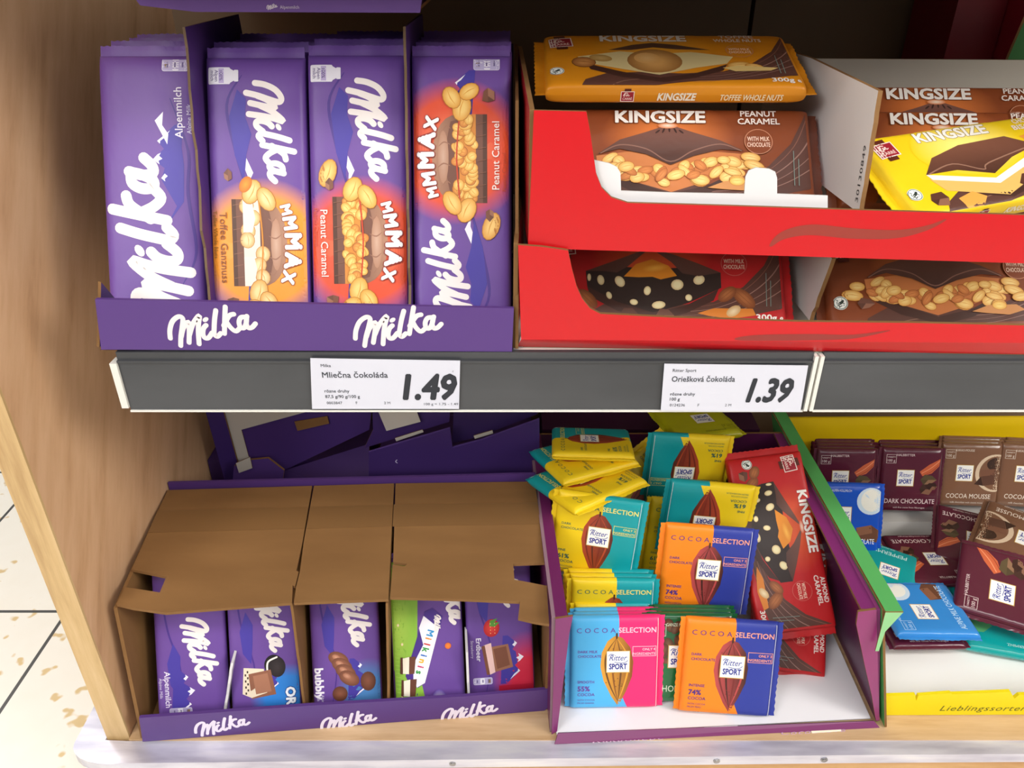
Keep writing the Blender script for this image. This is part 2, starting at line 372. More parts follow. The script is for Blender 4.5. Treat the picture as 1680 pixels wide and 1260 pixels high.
PURPLE, DKPURPLE, HILL = '#6a4896', '#4a3086', '#46399a'
def alps(a, x0, y0, k, flip=1):      # folded mountain line with snow caps
    a.push(x0, y0, 0, k)
    a.poly([(0, 0), (8, -9 * flip), (14, -4 * flip), (22, -15 * flip), (30, -6 * flip), (36, -11 * flip), (48, 3 * flip), (48, 9 * flip), (24, 7 * flip), (0, 5 * flip)], HILL)
    a.poly([(22, -15 * flip), (18.3, -9.8 * flip), (21, -10.6 * flip), (22.6, -7.5 * flip), (24.8, -10 * flip), (27, -8.6 * flip), (26, -11 * flip)], '#efeaf4')
    a.poly([(8, -9 * flip), (5.4, -6 * flip), (7.4, -6.4 * flip), (9.5, -4 * flip), (11.4, -6.2 * flip)], '#efeaf4')
    a.poly([(36, -11 * flip), (33.8, -9 * flip), (36, -8.6 * flip), (38.5, -5 * flip), (44, -.6 * flip)], '#efeaf4')
    a.pop()
def swoosh(a, L, W):
    a.stroke([(L * .1, W * .62), (L * .2, W * .78), (L * .36, W * .7), (L * .52, W * .58), (L * .66, W * .55)], 1.5, DKPURPLE, taper=lambda t: 0.3 + 1.2 * math.sin(math.pi * min(1, t * 1.1)), n=6)

def choc_half(a, cx, cy, L, W, fill, kind):
    """cut piece of filled chocolate lying along x, flat base at the bottom"""
    c1, c2, c3 = '#8a5a45', '#754a39', '#b48468'
    dome = [(cx - L / 2, cy + W * .05)] + [(cx - L / 2 * math.cos(math.pi * i / 14), cy - W * .55 * math.sin(math.pi * i / 14) ** .75) for i in range(1, 14)] + [(cx + L / 2, cy + W * .05)]
    a.poly(dome, lambda p: mixc(c3, c2, min(1, max(0, (p[1] - cy + W * .55) / (W * .6)))))
    a.poly([(cx - L * .45, cy - W * .02)] + [(cx - L * .42 + L * .84 * i / 12, cy - W * .2 - W * .1 * math.sin(math.pi * i / 12)) for i in range(13)] + [(cx + L * .45, cy - W * .02)], c2)
    a.ell(cx + L * .02, cy - W * .34, L * .3, W * .1, '#c9a38c', c3, n=18)
    for q in (-.3, -.1, .14, .32): a.stroke([(cx + L * q, cy - W * .5 + abs(q) * W * .5), (cx + L * (q + .05), cy - W * .36 + abs(q) * W * .25), (cx + L * (q + .02), cy - W * .2)], .9, '#9a6b54', taper=lambda t_: math.sin(math.pi * t_) + .1, n=4)
    a.rect(cx - L / 2, cy - W * .04, cx + L / 2, cy + W * .3, fill[0])
    a.rect(cx - L / 2, cy + W * .27, cx + L / 2, cy + W * .48, c2); a.rect(cx - L / 2, cy + W * .4, cx + L / 2, cy + W * .48, '#53301f')
    rnd = random.Random(kind)
    for i in range(34 if kind != 1 else 7):
        x = cx - L * .46 + L * .92 * (i + .3 * rnd.random()) / (34 if kind != 1 else 7); y = cy + W * (-.1 + .34 * rnd.random())
        if kind == 1: a.nut(x + 2, y + .5, L * .09, W * .13, rnd.uniform(-20, 20), ('#f3d9a4', '#d7a867', '#b67a3c'))
        else: a.nut(x, y, L * rnd.uniform(.05, .08), W * rnd.uniform(.07, .1), rnd.uniform(-90, 90), ('#f6d27c', '#e2a342', '#b9731f') if i % 4 else ('#e7a24a', '#c9762c', '#8f4b1c'))
    if kind == 1:
        a.poly([(cx - L / 2, cy + W * .1), (cx - L * .28, cy + W * .04), (cx - L * .12, cy + W * .1), (cx - L * .12, cy + W * .27), (cx - L / 2, cy + W * .27)], '#f3e3d3')
        a.poly([(cx + L * .16, cy + W * .08), (cx + L * .3, cy + W * .03), (cx + L / 2, cy + W * .1), (cx + L / 2, cy + W * .27), (cx + L * .16, cy + W * .27)], '#f3e3d3')
    for i in range(7): a.stroke([(cx - L * .45 + i * L * .14, cy + W * .29), (cx - L * .43 + i * L * .14, cy + W * .46)], .35, '#8f6049', False)
    a.stroke([(cx - L / 2, cy - W * .03), (cx, cy - W * .09), (cx + L / 2, cy - W * .03)], 1.0, fill[1], n=5)

def big_art(glow, txt, sub, kind, house=True, sh=0):
    L, W = 202, 68.5; a = Art(); a.push(sh, 0)
    a.ell(139, 31, 50, 50, glow[0], PURPLE, n=36, core=.72)
    a.ell(139, 31, 30, 30, glow[2], glow[0], n=30, core=.1)
    swoosh(a, L, W); alps(a, 98, 40, .78); alps(a, 160, 38, .7)
    a.poly([(30, 46), (36, 40), (48, 41), (60, 37), (74, 41), (92, 43), (74, 49), (48, 52)], HILL)
    a.poly([(76, 41), (86, 36.5), (95, 41), (88, 40.5), (84, 42)], '#efeaf4')
    a.logo(25, 40.5, 68, sw=63)
    if house: a.house(15, 50.5, 1.28, 0)
    else: a.badge(193 - sh, 43, 18, 9.5, 90)
    choc_half(a, 134, 34.5, 60, 37, (glow[3], glow[1]), kind)
    for x, y, rx, ry, r in ((99, 38, 8.5, 6, 25), (104, 28, 8.5, 5.5, -30), (168, 35, 8.5, 6, 15), (175, 28, 7.5, 5.5, -30), (179, 40, 7, 5, 60)):
        a.nut(x, y, rx, ry, r, ('#f6d596', '#dfa24c', '#b6742c') if kind == 1 else ('#f6cf7a', '#e2a040', '#b97724'))
    a.nut(88, 55, 9.5, 5.5, 20) if kind != 1 else a.ell(94, 42, 6, 4, '#eb9a2c', '#c76d1c', rot=30)
    a.chunk(96 if kind != 1 else 88, 54, 4.5, '#7a4a36', 4); a.chunk(176, 53, 5.5, '#7a4a36', 5)
    xs = [112, 121, 133, 146, 157]; hs = [7, 9, 11, 11, 8.5]; ys = [16.5, 15, 14, 14.6, 16.6]; rr = [-14, -8, -1, 6, 14]
    for i, ch in enumerate(('M', 'M', 'M', 'A', 'x' if False else 'X')):
        a.text(ch, xs[i], ys[i] + 1, hs[i], '#f4f0ee', 'C', rr[i], bold=.08, out=glow[4], outw=.045)
    a.text(txt, 113, 60.6, 5.2, '#f6e9e0' if kind != 1 else '#8a4a16', bold=.012, spacing=1.02)
    a.text(sub, 112, 65.4, 3, '#c9523c' if kind != 1 else '#9c6a26', bold=.01); a.pop()
    return a
ORANGE = ('#f0982e', '#e08a2a', '#f7b65c', '#f0e0cc', '#9a4a1e'); RED = ('#e2512f', '#c9401f', '#f08a5c', '#d98a34', '#8e2318')
fl = lambda c: (lambda x, y: c)
a = Art(); L, W = 202, 68.5
a.stroke([(38, 54), (60, 64), (100, 60), (130, 61), (165, 50)], 1.6, DKPURPLE, taper=lambda t: .4 + math.sin(math.pi * t))
a.poly([(78, 44), (92, 52), (110, 42), (126, 47), (150, 55), (120, 58), (95, 57)], HILL)
alps(a, 104, 50, .9); a.poly([(134, 47), (150, 39), (156, 45), (147, 44), (141, 48)], '#efeaf4')
a.logo(9, 63.5, 118, sw=66)
a.text('Alpenmilch', 138, 58, 5.6, '#e9e2ee', bold=.015); a.text('Alpine Milk', 141, 64, 3.2, '#d9d0e6'); a.badge(192, 45, 18, 9, 90)
PROTO['alpine_big'] = make_bar('chocolate_bar', L, W, 14, 7, a, fl(PURPLE), (PURPLE, PURPLE))
PROTO['toffee_big'] = make_bar('chocolate_bar', L, W, 14, 7, big_art(ORANGE, 'Toffee Ganznuss', 'Toffee Whole Nuts', 1), fl(PURPLE), (PURPLE, PURPLE))
PROTO['peanut_flip'] = make_bar('chocolate_bar', L, W, 14, 7, big_art(RED, 'Peanut Caramel', 'Peanut Caramel', 2, False, -10), fl(PURPLE), (PURPLE, PURPLE))
PROTO['peanut_big'] = make_bar('chocolate_bar', L, W, 14, 7, big_art(RED, 'Peanut Caramel', 'Peanut Caramel', 2), fl(PURPLE), (PURPLE, PURPLE))

# small 100 g bars in the brown box (print reads downwards)
def small_purple(kind):
    a = Art(); L, W = 150, 63
    a.stroke([(6, 42), (30, 52), (60, 50), (100, 40), (140, 46)], 1.2, DKPURPLE, taper=lambda t: .4 + math.sin(math.pi * t))
    x0 = {'alp': 50, 'oreo': 24, 'bub': 22, 'erd': 4, 'milk': 6}[kind]
    a.poly([(x0 + 22, 46), (x0 + 34, 40), (x0 + 52, 41), (x0 + 70, 43), (x0 + 60, 50), (x0 + 40, 52)], HILL)
    if kind == 'oreo':
        a.push(-17, 0); a.ell(142, 12, 30, 34, '#2f7fd0', PURPLE, n=30, core=.6); alps(a, 108, 26, .62)
        a.ell(113, 23, 9.5, 8.5, '#2a2225', '#17120f', n=22); a.ell(115, 20, 9.5, 7.5, '#3a3032', '#221b1c', n=22); a.stroke([(106, 20), (110, 28), (119, 29)], 1.6, '#efe9e2')
        a.poly([(116, 32), (138, 30), (142, 44), (138, 52), (114, 50)], '#e8d7bd'); a.poly([(117, 26), (140, 22), (143, 44), (120, 46)], '#8f5c45'); a.poly([(120, 29), (137, 26), (139, 40), (122, 42)], '#a87258')
        for i in range(8): a.rect(117 + i * 2.8, 46 + (i % 2) * 2, 119 + i * 2.8, 47.4 + (i % 2) * 2, '#3b2a22')
        a.text('OREO', 134, 13, 8.5, '#f2f4f8', bold=.06, out='#123a84', outw=.06); a.pop()
    elif kind == 'bub':
        a.push(-9, 0); a.ell(138, 12, 34, 30, '#4a7fb8', PURPLE, n=30, core=.5); alps(a, 104, 24, .8)
        for i in range(4):
            a.ell(104 + i * 6, 38 - i * 3, 6.5, 10, '#a46a50', '#6f4230', rot=30, n=16); a.ell(102 + i * 6, 40 - i * 3, 2.4, 4, '#c99478', '#a46a50', rot=30, n=10)
        a.ell(126, 12, 9, 7, '#8a543e', '#5f3627', n=16); a.ell(136, 38, 7, 7, '#8a543e', '#5f3627', n=16)
        a.text('bubbly', 111, 60, 8, '#f1ecf4', bold=.05); a.text('Alpine', 136, 55, 2.6, '#dcd4ea'); a.text('Milk', 136, 59, 2.6, '#dcd4ea'); a.badge(151, 44, 14, 5, 90); a.pop()
    elif kind == 'erd':
        a.push(-9, 0); a.ell(140, 6, 48, 34, '#d02a45', PURPLE, n=34, core=.45); alps(a, 96, 24, .95)
        a.ell(88, 39, 8.5, 7.5, '#e2463a', '#b51f28', rot=10, n=18); a.poly([(81, 40), (79, 33), (83, 36), (83, 31), (87, 36), (86, 41)], '#5c9a3c')
        for i in range(8): a.ell(84 + (i % 4) * 3, 36 + (i // 4) * 4, .5, .4, '#f6cf8a', n=6)
        a.poly([(104, 24), (126, 20), (130, 38), (106, 42)], '#9c6950'); a.poly([(106, 26), (124, 23), (127, 35), (108, 38)], '#7d4c38'); a.poly([(102, 40), (130, 37), (132, 42), (104, 47)], '#efc6bf'); a.poly([(104, 46), (132, 42), (132, 45), (105, 49)], '#7d4c38')
        a.text('Erdbeer', 97, 54, 5, '#eee8f2', bold=.015); a.text('Strawberry', 99, 59, 2.7, '#d9d0e6'); a.badge(141, 40, 18, 6.5, 90); a.pop(); a.rect(134, 0, 145, 34, '#c0203c')
    elif kind == 'alp':
        alps(a, 96, 42, .9); a.text('Alpenmilch', 97, 55, 5.4, '#e9e2ee', bold=.012); a.text('Alpine Milk', 103, 60, 3, '#d9d0e6'); a.badge(138, 32, 20, 7, 90)
    if kind == 'milk':
        a.poly([(-2, 64), (-2, 40), (40, 40), (80, 42), (120, 40), (152, 34), (152, 64)], '#8fc044'); a.ell(70, 60, 40, 16, '#b5da5a', '#8fc044', n=24)
        for i in range(40): x = 6 + i * 3.6; a.stroke([(x, 63), (x + 1, 58 - (i % 3))], .5, '#a9d357', False)
        for x, y in ((66, 59), (100, 57), (84, 56), (132, 58)): a.ell(x, y, 1.6, 1.2, '#f2f0e2', '#e8d870', n=8)
        a.push(90, 36, 18); a.poly([(-34, -8), (30, -9), (36, -4), (33, 6), (28, 10), (-34, 9), (-39, 3)], DKPURPLE); a.poly([(-22, -8), (30, -9), (36, -3), (30, 2), (16, 6), (-4, 2), (-18, 10), (-30, 9), (-26, 0)], '#f0ecf4')
        for i, (ch, c) in enumerate(zip('Milkinis', ('#2f8fc8', '#e8902a', '#c83a3a', '#3a9a48', '#2f6fc0', '#e8b02a', '#c83a6a', '#3a9a48'))): a.text(ch, -16 + i * 5.4, 1.5, 6, c, 'C', bold=.05)
        a.logo(-34, -1, 16, sw=80); a.pop()
        for x in (96, 117): a.poly([(x, 44), (x + 16, 46), (x + 16, 52), (x, 51)], '#6a4030'); a.poly([(x, 50), (x + 16, 51), (x + 15, 57), (x + 1, 56)], '#f3ead6'); a.poly([(x, 56), (x + 16, 56.5), (x + 15, 59), (x, 58)], '#5b3426')
        a.ell(88, 14, 3, 3, '#e98a3a', '#d9672a', n=10); a.ell(142, 24, 14, 8, '#d9d2e4', '#6446a0', n=18)
        a.logo(8, 24, 60, sw=70)
    else:
        a.logo(x0, 38, {'alp': 62, 'oreo': 60, 'bub': 62, 'erd': 56}[kind], sw=70)
    return a
for kk in ('alp', 'oreo', 'bub', 'milk', 'erd'):
    c2 = {'oreo': '#2d62b4', 'bub': '#3b5f9e', 'erd': '#c0203c'}.get(kk, PURPLE)
    PROTO['small_' + kk] = make_bar('chocolate_bar', 150, 63 if kk != 'milk' else 66, 11, 5, small_purple(kk), fl(PURPLE), (PURPLE, c2), n_=14)

# 300 g flat bars with the cut-open chocolate picture
def king_art(bg, glow, text, kind, wt, w=188, h=76):
    a = Art(); 
    a.ell(83, 22, 46, 28, glow, bg, n=30, core=.25)
    ch, dk = '#5d3a31', '#452922'
    a.poly([(30, 78), (34, 68), (48, 60), (70, 58), (100, 60), (128, 57), (150, 45), (166, 28), (176, 8), (180, -2), (190, -2), (190, 52), (176, 62), (150, 68), (110, 70), (60, 78)], ch)
    for d, wd in ((0, .5), (9, .8), (18, .5), (27, .7)):
        a.stroke([(100 + d * .2, 62 + d * .35), (128, 59 + d * .35), (150 + d * .3, 48 + d * .4), (168 + d * .4, 30 + d * .6), (179 + d * .6, 6 + d * .9)], wd, '#9a7468' if d else '#8a5a48', taper=lambda t: .25 + t, n=6)
    a.stroke([(48, 78), (60, 70), (84, 66), (100, 66)], 1.2, '#86604f', taper=lambda t: 1 - .8 * t)
    def body(lo, hi, c, cc=None): a.poly(lo + hi[::-1], c)
    top = [(36, 35), (58, 24), (83, 15), (108, 24), (133, 33)]
    # chocolate lower shell, filling, upper shell
    a.poly([(36, 46), (60, 58), (84, 66), (108, 60), (132, 47), (128, 56), (108, 66), (86, 72), (58, 65), (38, 54)], dk)
    if kind == 'peanut':
        a.poly([(34, 38), (60, 34), (84, 40), (110, 34), (134, 36), (136, 46), (110, 56), (84, 65), (58, 57), (35, 48)], '#c97a44')
        rnd = random.Random(3)
        for i in range(54):
            t = rnd.random(); x = 37 + t * 96; mid = 44 + 10 * (1 - abs(x - 84) / 50); y = mid + rnd.uniform(-6.5, 7)
            a.nut(x, y, rnd.uniform(3.8, 6.4), rnd.uniform(2.5, 4.1), rnd.uniform(-60, 60), ('#f8d588', '#e6ab55', '#b26c2e') if i % 3 else ('#d98c4e', '#c06f38', '#94502a'))
    elif kind == 'almond':
        a.poly([(35, 34), (60, 30), (84, 32), (110, 30), (134, 34), (134, 46), (110, 58), (84, 66), (58, 58), (36, 46)], '#30221e')
        for i, (x, y, rx, ry, rt) in enumerate(((46, 41, 2.6, 4, -10), (60, 42, 3.4, 4.6, -30), (52, 53, 2, 3, -20), (70, 58, 3, 2.3, 10), (80, 49, 2.6, 3.6, 10), (88, 60, 5, 3, -8), (102, 44, 4.6, 4.2, -20), (118, 40, 4.4, 3.6, -30), (110, 54, 2.5, 2.6, 0), (37.5, 39, 1.4, 3, 0))):
            a.ell(x, y, rx, ry, '#f1e4b4', '#d9bd86', rot=rt, n=14, core=.5)
        a.poly([(63, 38), (72, 28), (84, 24), (96, 29), (102, 37), (90, 40), (84, 38), (74, 38.5)], '#e08a22'); a.ell(86, 31, 10, 3.2, '#f7b648', '#e08a22', rot=-8, n=16)
    elif kind == 'toffee':
        a.poly([(30, 36), (60, 28), (84, 32), (110, 29), (138, 36), (132, 46), (110, 52), (84, 62), (60, 54), (38, 46)], '#d9c48c'); a.ell(83, 42, 19, 17, '#d9a25c', '#9c6a34', n=22, core=.3); a.ell(78, 38, 9, 8, '#e6b979', '#d9a25c', n=16)
        a.nut(34, 44, 8, 7, 10, ('#c78a4c', '#9c5f2c', '#6d3f1d')); a.ell(46, 38, 8, 5, '#cfa968', '#a8813f', rot=15); a.nut(140, 48, 8, 4.5, -10); a.nut(150, 50, 6, 3.6, 20); a.poly([(128, 52), (140, 49), (166, 52), (160, 56), (136, 57)], '#e3c27a')
    elif kind == 'biscuit':
        a.poly([(34, 46), (84, 58), (138, 38), (138, 48), (84, 70), (40, 58)], '#e8b765'); a.poly([(34, 42), (84, 54), (138, 33), (138, 39), (84, 59), (36, 47)], '#f7f2ea')
        a.poly([(130, 20), (170, 14), (172, 32), (146, 44)], '#e79a3c'); a.poly([(44, 66), (58, 62), (66, 68), (56, 78), (46, 74)], '#eba54b'); a.chunk(30, 64, 9, '#5a3427', 3); a.chunk(112, 62, 12, '#5a3427', 8); a.chunk(140, 58, 10, '#6a4133', 9)
    if kind in ('peanut', 'almond'):
        cp = [(35, 37), (50, 26), (68, 20), (84, 14), (100, 20), (118, 26), (134, 34), (118, 33), (100, 38), (84, 45), (68, 37), (50, 33)]
        if kind == 'almond': cp = [(35, 34), (55, 26), (72, 19), (83, 15), (76, 21), (66, 30), (58, 35), (48, 34)]
        a.poly(cp, lambda p: mixc('#7d5347', '#4a2e27', min(1, max(0, (p[1] - 14) / 26))))
        if kind == 'almond': a.poly([(83, 15), (100, 20), (118, 27), (134, 34), (118, 37), (106, 35), (98, 26)], lambda p: mixc('#7d5347', '#4a2e27', min(1, max(0, (p[1] - 14) / 26))))
        else:
            for i in range(5): a.ell(76 + i * 4, 18 + abs(i - 2) * .8, .7, 2.2, '#3a221d', rot=(i - 2) * -25, n=8)
            a.stroke([(37, 36.5), (50, 30), (68, 33), (84, 42.5), (100, 34), (118, 29), (132, 34)], .8, '#8d6556', n=6)
        a.ell(83, 15, 7, 2.2, '#f6e3cc', glow, n=14)
    elif kind == 'toffee': a.poly([(52, 26), (70, 18), (84, 15), (100, 18), (124, 26), (100, 25), (84, 22), (68, 26)], '#5a3d2e')
    else: a.poly([(34, 42), (48, 28), (76, 20), (118, 18), (138, 30), (110, 38), (86, 50), (60, 42)], lambda p: mixc('#7a4c3a', '#492b22', min(1, max(0, (p[1] - 18) / 30)))); 
    if kind == 'biscuit': a.stroke([(36, 42), (60, 36), (80, 45), (88, 40), (134, 30)], 1, '#98705c', n=5)
    if kind == 'peanut':
        for x, y, rx, ry, rt in ((28, 44, 5.5, 3.5, 0), (24, 51, 7.5, 4, 5), (138, 39, 6.5, 3.6, 10), (140, 45, 7, 3.6, 20), (144, 50, 6, 3.4, -10), (128, 56, 5, 3.4, 0)): a.nut(x, y, rx, ry, rt, ('#f5d489', '#dfa24a', '#ad6c2c'))
        a.poly([(108, 62), (120, 57), (140, 56), (146, 60), (134, 64), (118, 63)], '#cf8f55'); a.nut(128, 57, 5, 3.2, 0, ('#f8d880', '#e8ad4e', '#b9772f')); a.chunk(33, 57, 6, '#71483a', 2)
    if kind == 'almond':
        for x, y, rx, ry, rt in ((36, 56, 9.5, 5.2, 45), (24, 51, 7, 5, 30), (150, 54, 10, 5.5, 45), (138, 51, 8, 4.6, -40)):
            a.ell(x, y, rx, ry, '#b06a3c', '#7d4322', rot=rt, n=16, core=.3)
            for q in (-.5, 0, .5): co, si = math.cos(R(rt)), math.sin(R(rt)); a.stroke([(x - co * rx * .8 - si * q * ry, y - si * rx * .8 + co * q * ry), (x + co * rx * .8 - si * q * ry, y + si * rx * .8 + co * q * ry)], .35, '#8c4f2b', False)
        a.poly([(116, 66), (128, 62), (156, 62), (158, 67), (140, 70), (124, 68)], '#d9802e'); a.ell(142, 64, 6, 3.6, '#f0dcb4', '#cfa56c', rot=-35, n=14); a.chunk(26, 62, 6, '#6a4031', 5); a.chunk(66, 68, 7, '#5a362a', 6); a.chunk(92, 68, 8, '#6a4538', 7)
    a.text('KINGSIZE', 47, 12.5, 9.3, '#f2ece4', bold=.05, width=62, out=mixc(bg, '#000000', .25) if kind != 'biscuit' else '#8a6f3c', outw=.03)
    tx = text.split('|'); a.text(tx[0], 145, 7.6, 4.6, '#f2e6dc', 'C', bold=.035, width=min(34, 4.1 * len(tx[0]))); a.text(tx[1], 145, 13.6, 4.6, '#f2e6dc', 'C', bold=.035, width=min(34, 4.1 * len(tx[1])))
    a.ell(144, 27, 9.6, 9.6, '#c98a6a' if kind != 'almond' else '#c9625a', n=26); a.ell(144, 27, 9.1, 9.1, bg, n=26)
    a.text('WITH MILK', 144, 26.5, 3.4, '#eecfba', 'C', bold=.03, width=15); a.text('CHOCOLATE', 144, 31, 3.4, '#eecfba', 'C', bold=.03, width=15.5)
    a.text(wt, 158, 71, 5, '#f6efe6', bold=.035, width=15); a.text('e', 175, 71, 5, '#f6efe6', bold=.02)
    a.stroke([(167, 34), (166, 60)], .5, '#7d8f86', False); a.stroke([(170, 40), (169, 60)], .5, '#7d8f86', False)
    a.tag_fin(19, 15); a.seal(15, 57)
    return a
def king_side(c, text):
    s = Art(); s.tag_fin(62, 8, .55, 0); s.text('KINGSIZE', 82, 10.6, 5.2, '#efe4d0', bold=.045, width=26, shear=.15); s.text(text, 124, 10.6, 4.2, '#efdcb4', bold=.03, width=42, shear=.15); return s
KB, KO, KR, KY = '#86411f', '#d98a17', '#bf1d20', '#edc916'
PROTO['king_peanut'] = make_bar('chocolate_bar', 188, 76, 17, 7, king_art(KB, '#d9793a', 'PEANUT|CARAMEL', 'peanut', '295g'), fl(KB), ('#7a3a1c', '#5b2a18'), n_=20, m_=4)
PROTO['king_almond'] = make_bar('chocolate_bar', 188, 76, 17, 7, king_art(KR, '#d8552a', 'ALMOND|CARAMEL', 'almond', '300g'), fl(KR), (KR, KR), n_=20, m_=4)
PROTO['king_toffee'] = make_bar('chocolate_bar', 188, 76, 14, 7, king_art(KO, '#e6a030', 'TOFFEE|WHOLE NUTS', 'toffee', '300g'), fl(KO), (KO, KO), n_=20, m_=4, side=king_side(KO, 'TOFFEE WHOLE NUTS'))
PROTO['king_yellow'] = make_bar('chocolate_bar', 188, 76, 17, 7, king_art(KY, '#f6e27a', 'CHOCO|BISCUIT', 'biscuit', '300g'), fl(KY), (KY, KY), n_=20, m_=4, side=king_side(KY, 'CHOCO BISCUIT'))

# square 100 g bars
def square_logo(a, x, y, k=1.0):
    a.push(x, y, 0, k); a.rect(-10.2, -10.2, 10.2, 10.2, '#c9a24a'); a.rect(-9.6, -9.6, 9.6, 9.6, '#f7f5f0')
    a.text('Ritter', 0, -1.2, 5.4, '#38479a', 'C', bold=.012, shear=.35, width=15.5); a.stroke([(-3, .4), (3, 1.3), (7, .2), (8, -1.2)], .55, '#38479a'); a.stroke([(-8, -5.4), (-6.4, -7), (-3.6, -6.4)], .6, '#38479a')
    a.text('SPORT', 0, 6.8, 5.2, '#2b3690', 'C', bold=.05, width=15.5); a.pop()
def cocoa_art(c1, c2, ct1, ct2, pod, kindtxt, strong, pct, note, n):
    a = Art(); w = 88
    a.poly([(47, 62), (47, 90), (57, 90), (51, 76)], c1)
    podp = [(44, 17), (50, 19), (57, 28), (60, 42), (59, 56), (54, 70), (48.5, 82), (46.5, 83.5), (41, 75), (34, 60), (31, 46), (32, 33), (37, 22), (42, 18)]
    a.poly(podp, lambda p: mixc(pod[0], pod[1], min(1, max(0, (p[0] - 36) / 22))))
    for dx, c in ((-8, pod[2]), (-3, pod[1]), (3, pod[2]), (8, pod[0])): a.stroke([(45, 19), (45 + dx * 1.1, 34), (45.5 + dx * 1.2, 50), (46 + dx * .7, 66), (47, 80)], 1.5, c, taper=lambda t: math.sin(math.pi * t) + .1)
    rnd = random.Random(n)
    for i in range(26): a.ell(rnd.uniform(36, 56), rnd.uniform(28, 68), .55, .5, pod[2], n=6)
    a.stroke([(45, 15), (45, 19)], 1.6, '#4a2c1e', False)
    a.text('COCOA', 10, 14, 4.7, ct1, bold=-.004, width=34, spacing=1.6); a.text('SELECTION', 46.5, 14, 5.0, ct2, bold=.025, width=33)
    a.text(kindtxt[0], 11, 33, 2.5, ct1, bold=.02); a.text(kindtxt[1], 11, 37.4, 2.5, ct1, bold=.02)
    a.frame(59, 27, 80, 36.5, .45, ct2); a.text('ONLY ' + n_ing(n), 79, 31, 2.4, ct2, 'R', bold=.02); a.text('INGREDIENTS', 79, 35.2, 2.4, ct2, 'R', bold=.02)
    a.text(strong, 11, 62, 2.6, ct1, bold=.02); a.text(pct, 11, 69.5, 4.8, ct1, bold=.04); a.text('COCOA', 11, 74.3, 3, ct1, bold=.015); a.text(note[0], 11, 79, 1.7, ct1); a.text(note[1], 11, 82, 1.7, ct1)
    square_logo(a, 46.5, 41.5, 1.03)
    a.rect(4.8, 0, 5.4, 88, '#efe9da'); a.rect(80.8, 0, 81.4, 88, mixc(c2, '#ffffff', .55)); a.text('100 g e', 84.4, 52, 2.2, ct2, 'C', 90)
    return a
def n_ing(n): return {1: '3', 2: '3', 3: '4'}[n]
def cocoa_bar(key, c1, c2, *args):
    PROTO[key] = make_bar('chocolate_bar', 88, 88, 11, 4.5, cocoa_art(c1, c2, *args), lambda x, y: c1 if x < 47 else c2, (c1, c2), cut=47, n_=16)
POD1 = ('#b3492e', '#5b2a22', '#7d2f24'); POD2 = ('#b84a4a', '#43241f', '#772c2a'); POD3 = ('#e0a03a', '#8a5120', '#6d4520')
YE, TE, OG, NV, SK, PK = '#f2cf1c', '#0f9aa0', '#f5861c', '#2e3b96', '#52b4ea', '#f02c72'
cocoa_bar('cocoa_yellow', YE, TE, '#3d6a58', '#e9e27a', POD1, ('DARK', 'CHOCOLATE'), 'FINE', '61%', ('WITH COCOA', 'FROM NICARAGUA'), 1)
cocoa_bar('cocoa_orange', OG, NV, '#4b2f80', '#f3a08c', POD2, ('DARK', 'CHOCOLATE'), 'INTENSE', '74%', ('WITH COCOA', 'FROM PERU'), 2)
cocoa_bar('cocoa_pink', SK, PK, '#6b3fa0', '#f9c6da', POD3, ('DARK MILK', 'CHOCOLATE'), 'SMOOTH', '55%', ('WITH COCOA', 'FROM GHANA'), 3)
cocoa_bar('cocoa_navy', '#e8c41c', '#25406e', '#3d5a58', '#d9e27a', POD1, ('DARK', 'CHOCOLATE'), 'FINE', '61%', ('WITH COCOA', 'FROM NICARAGUA'), 1)
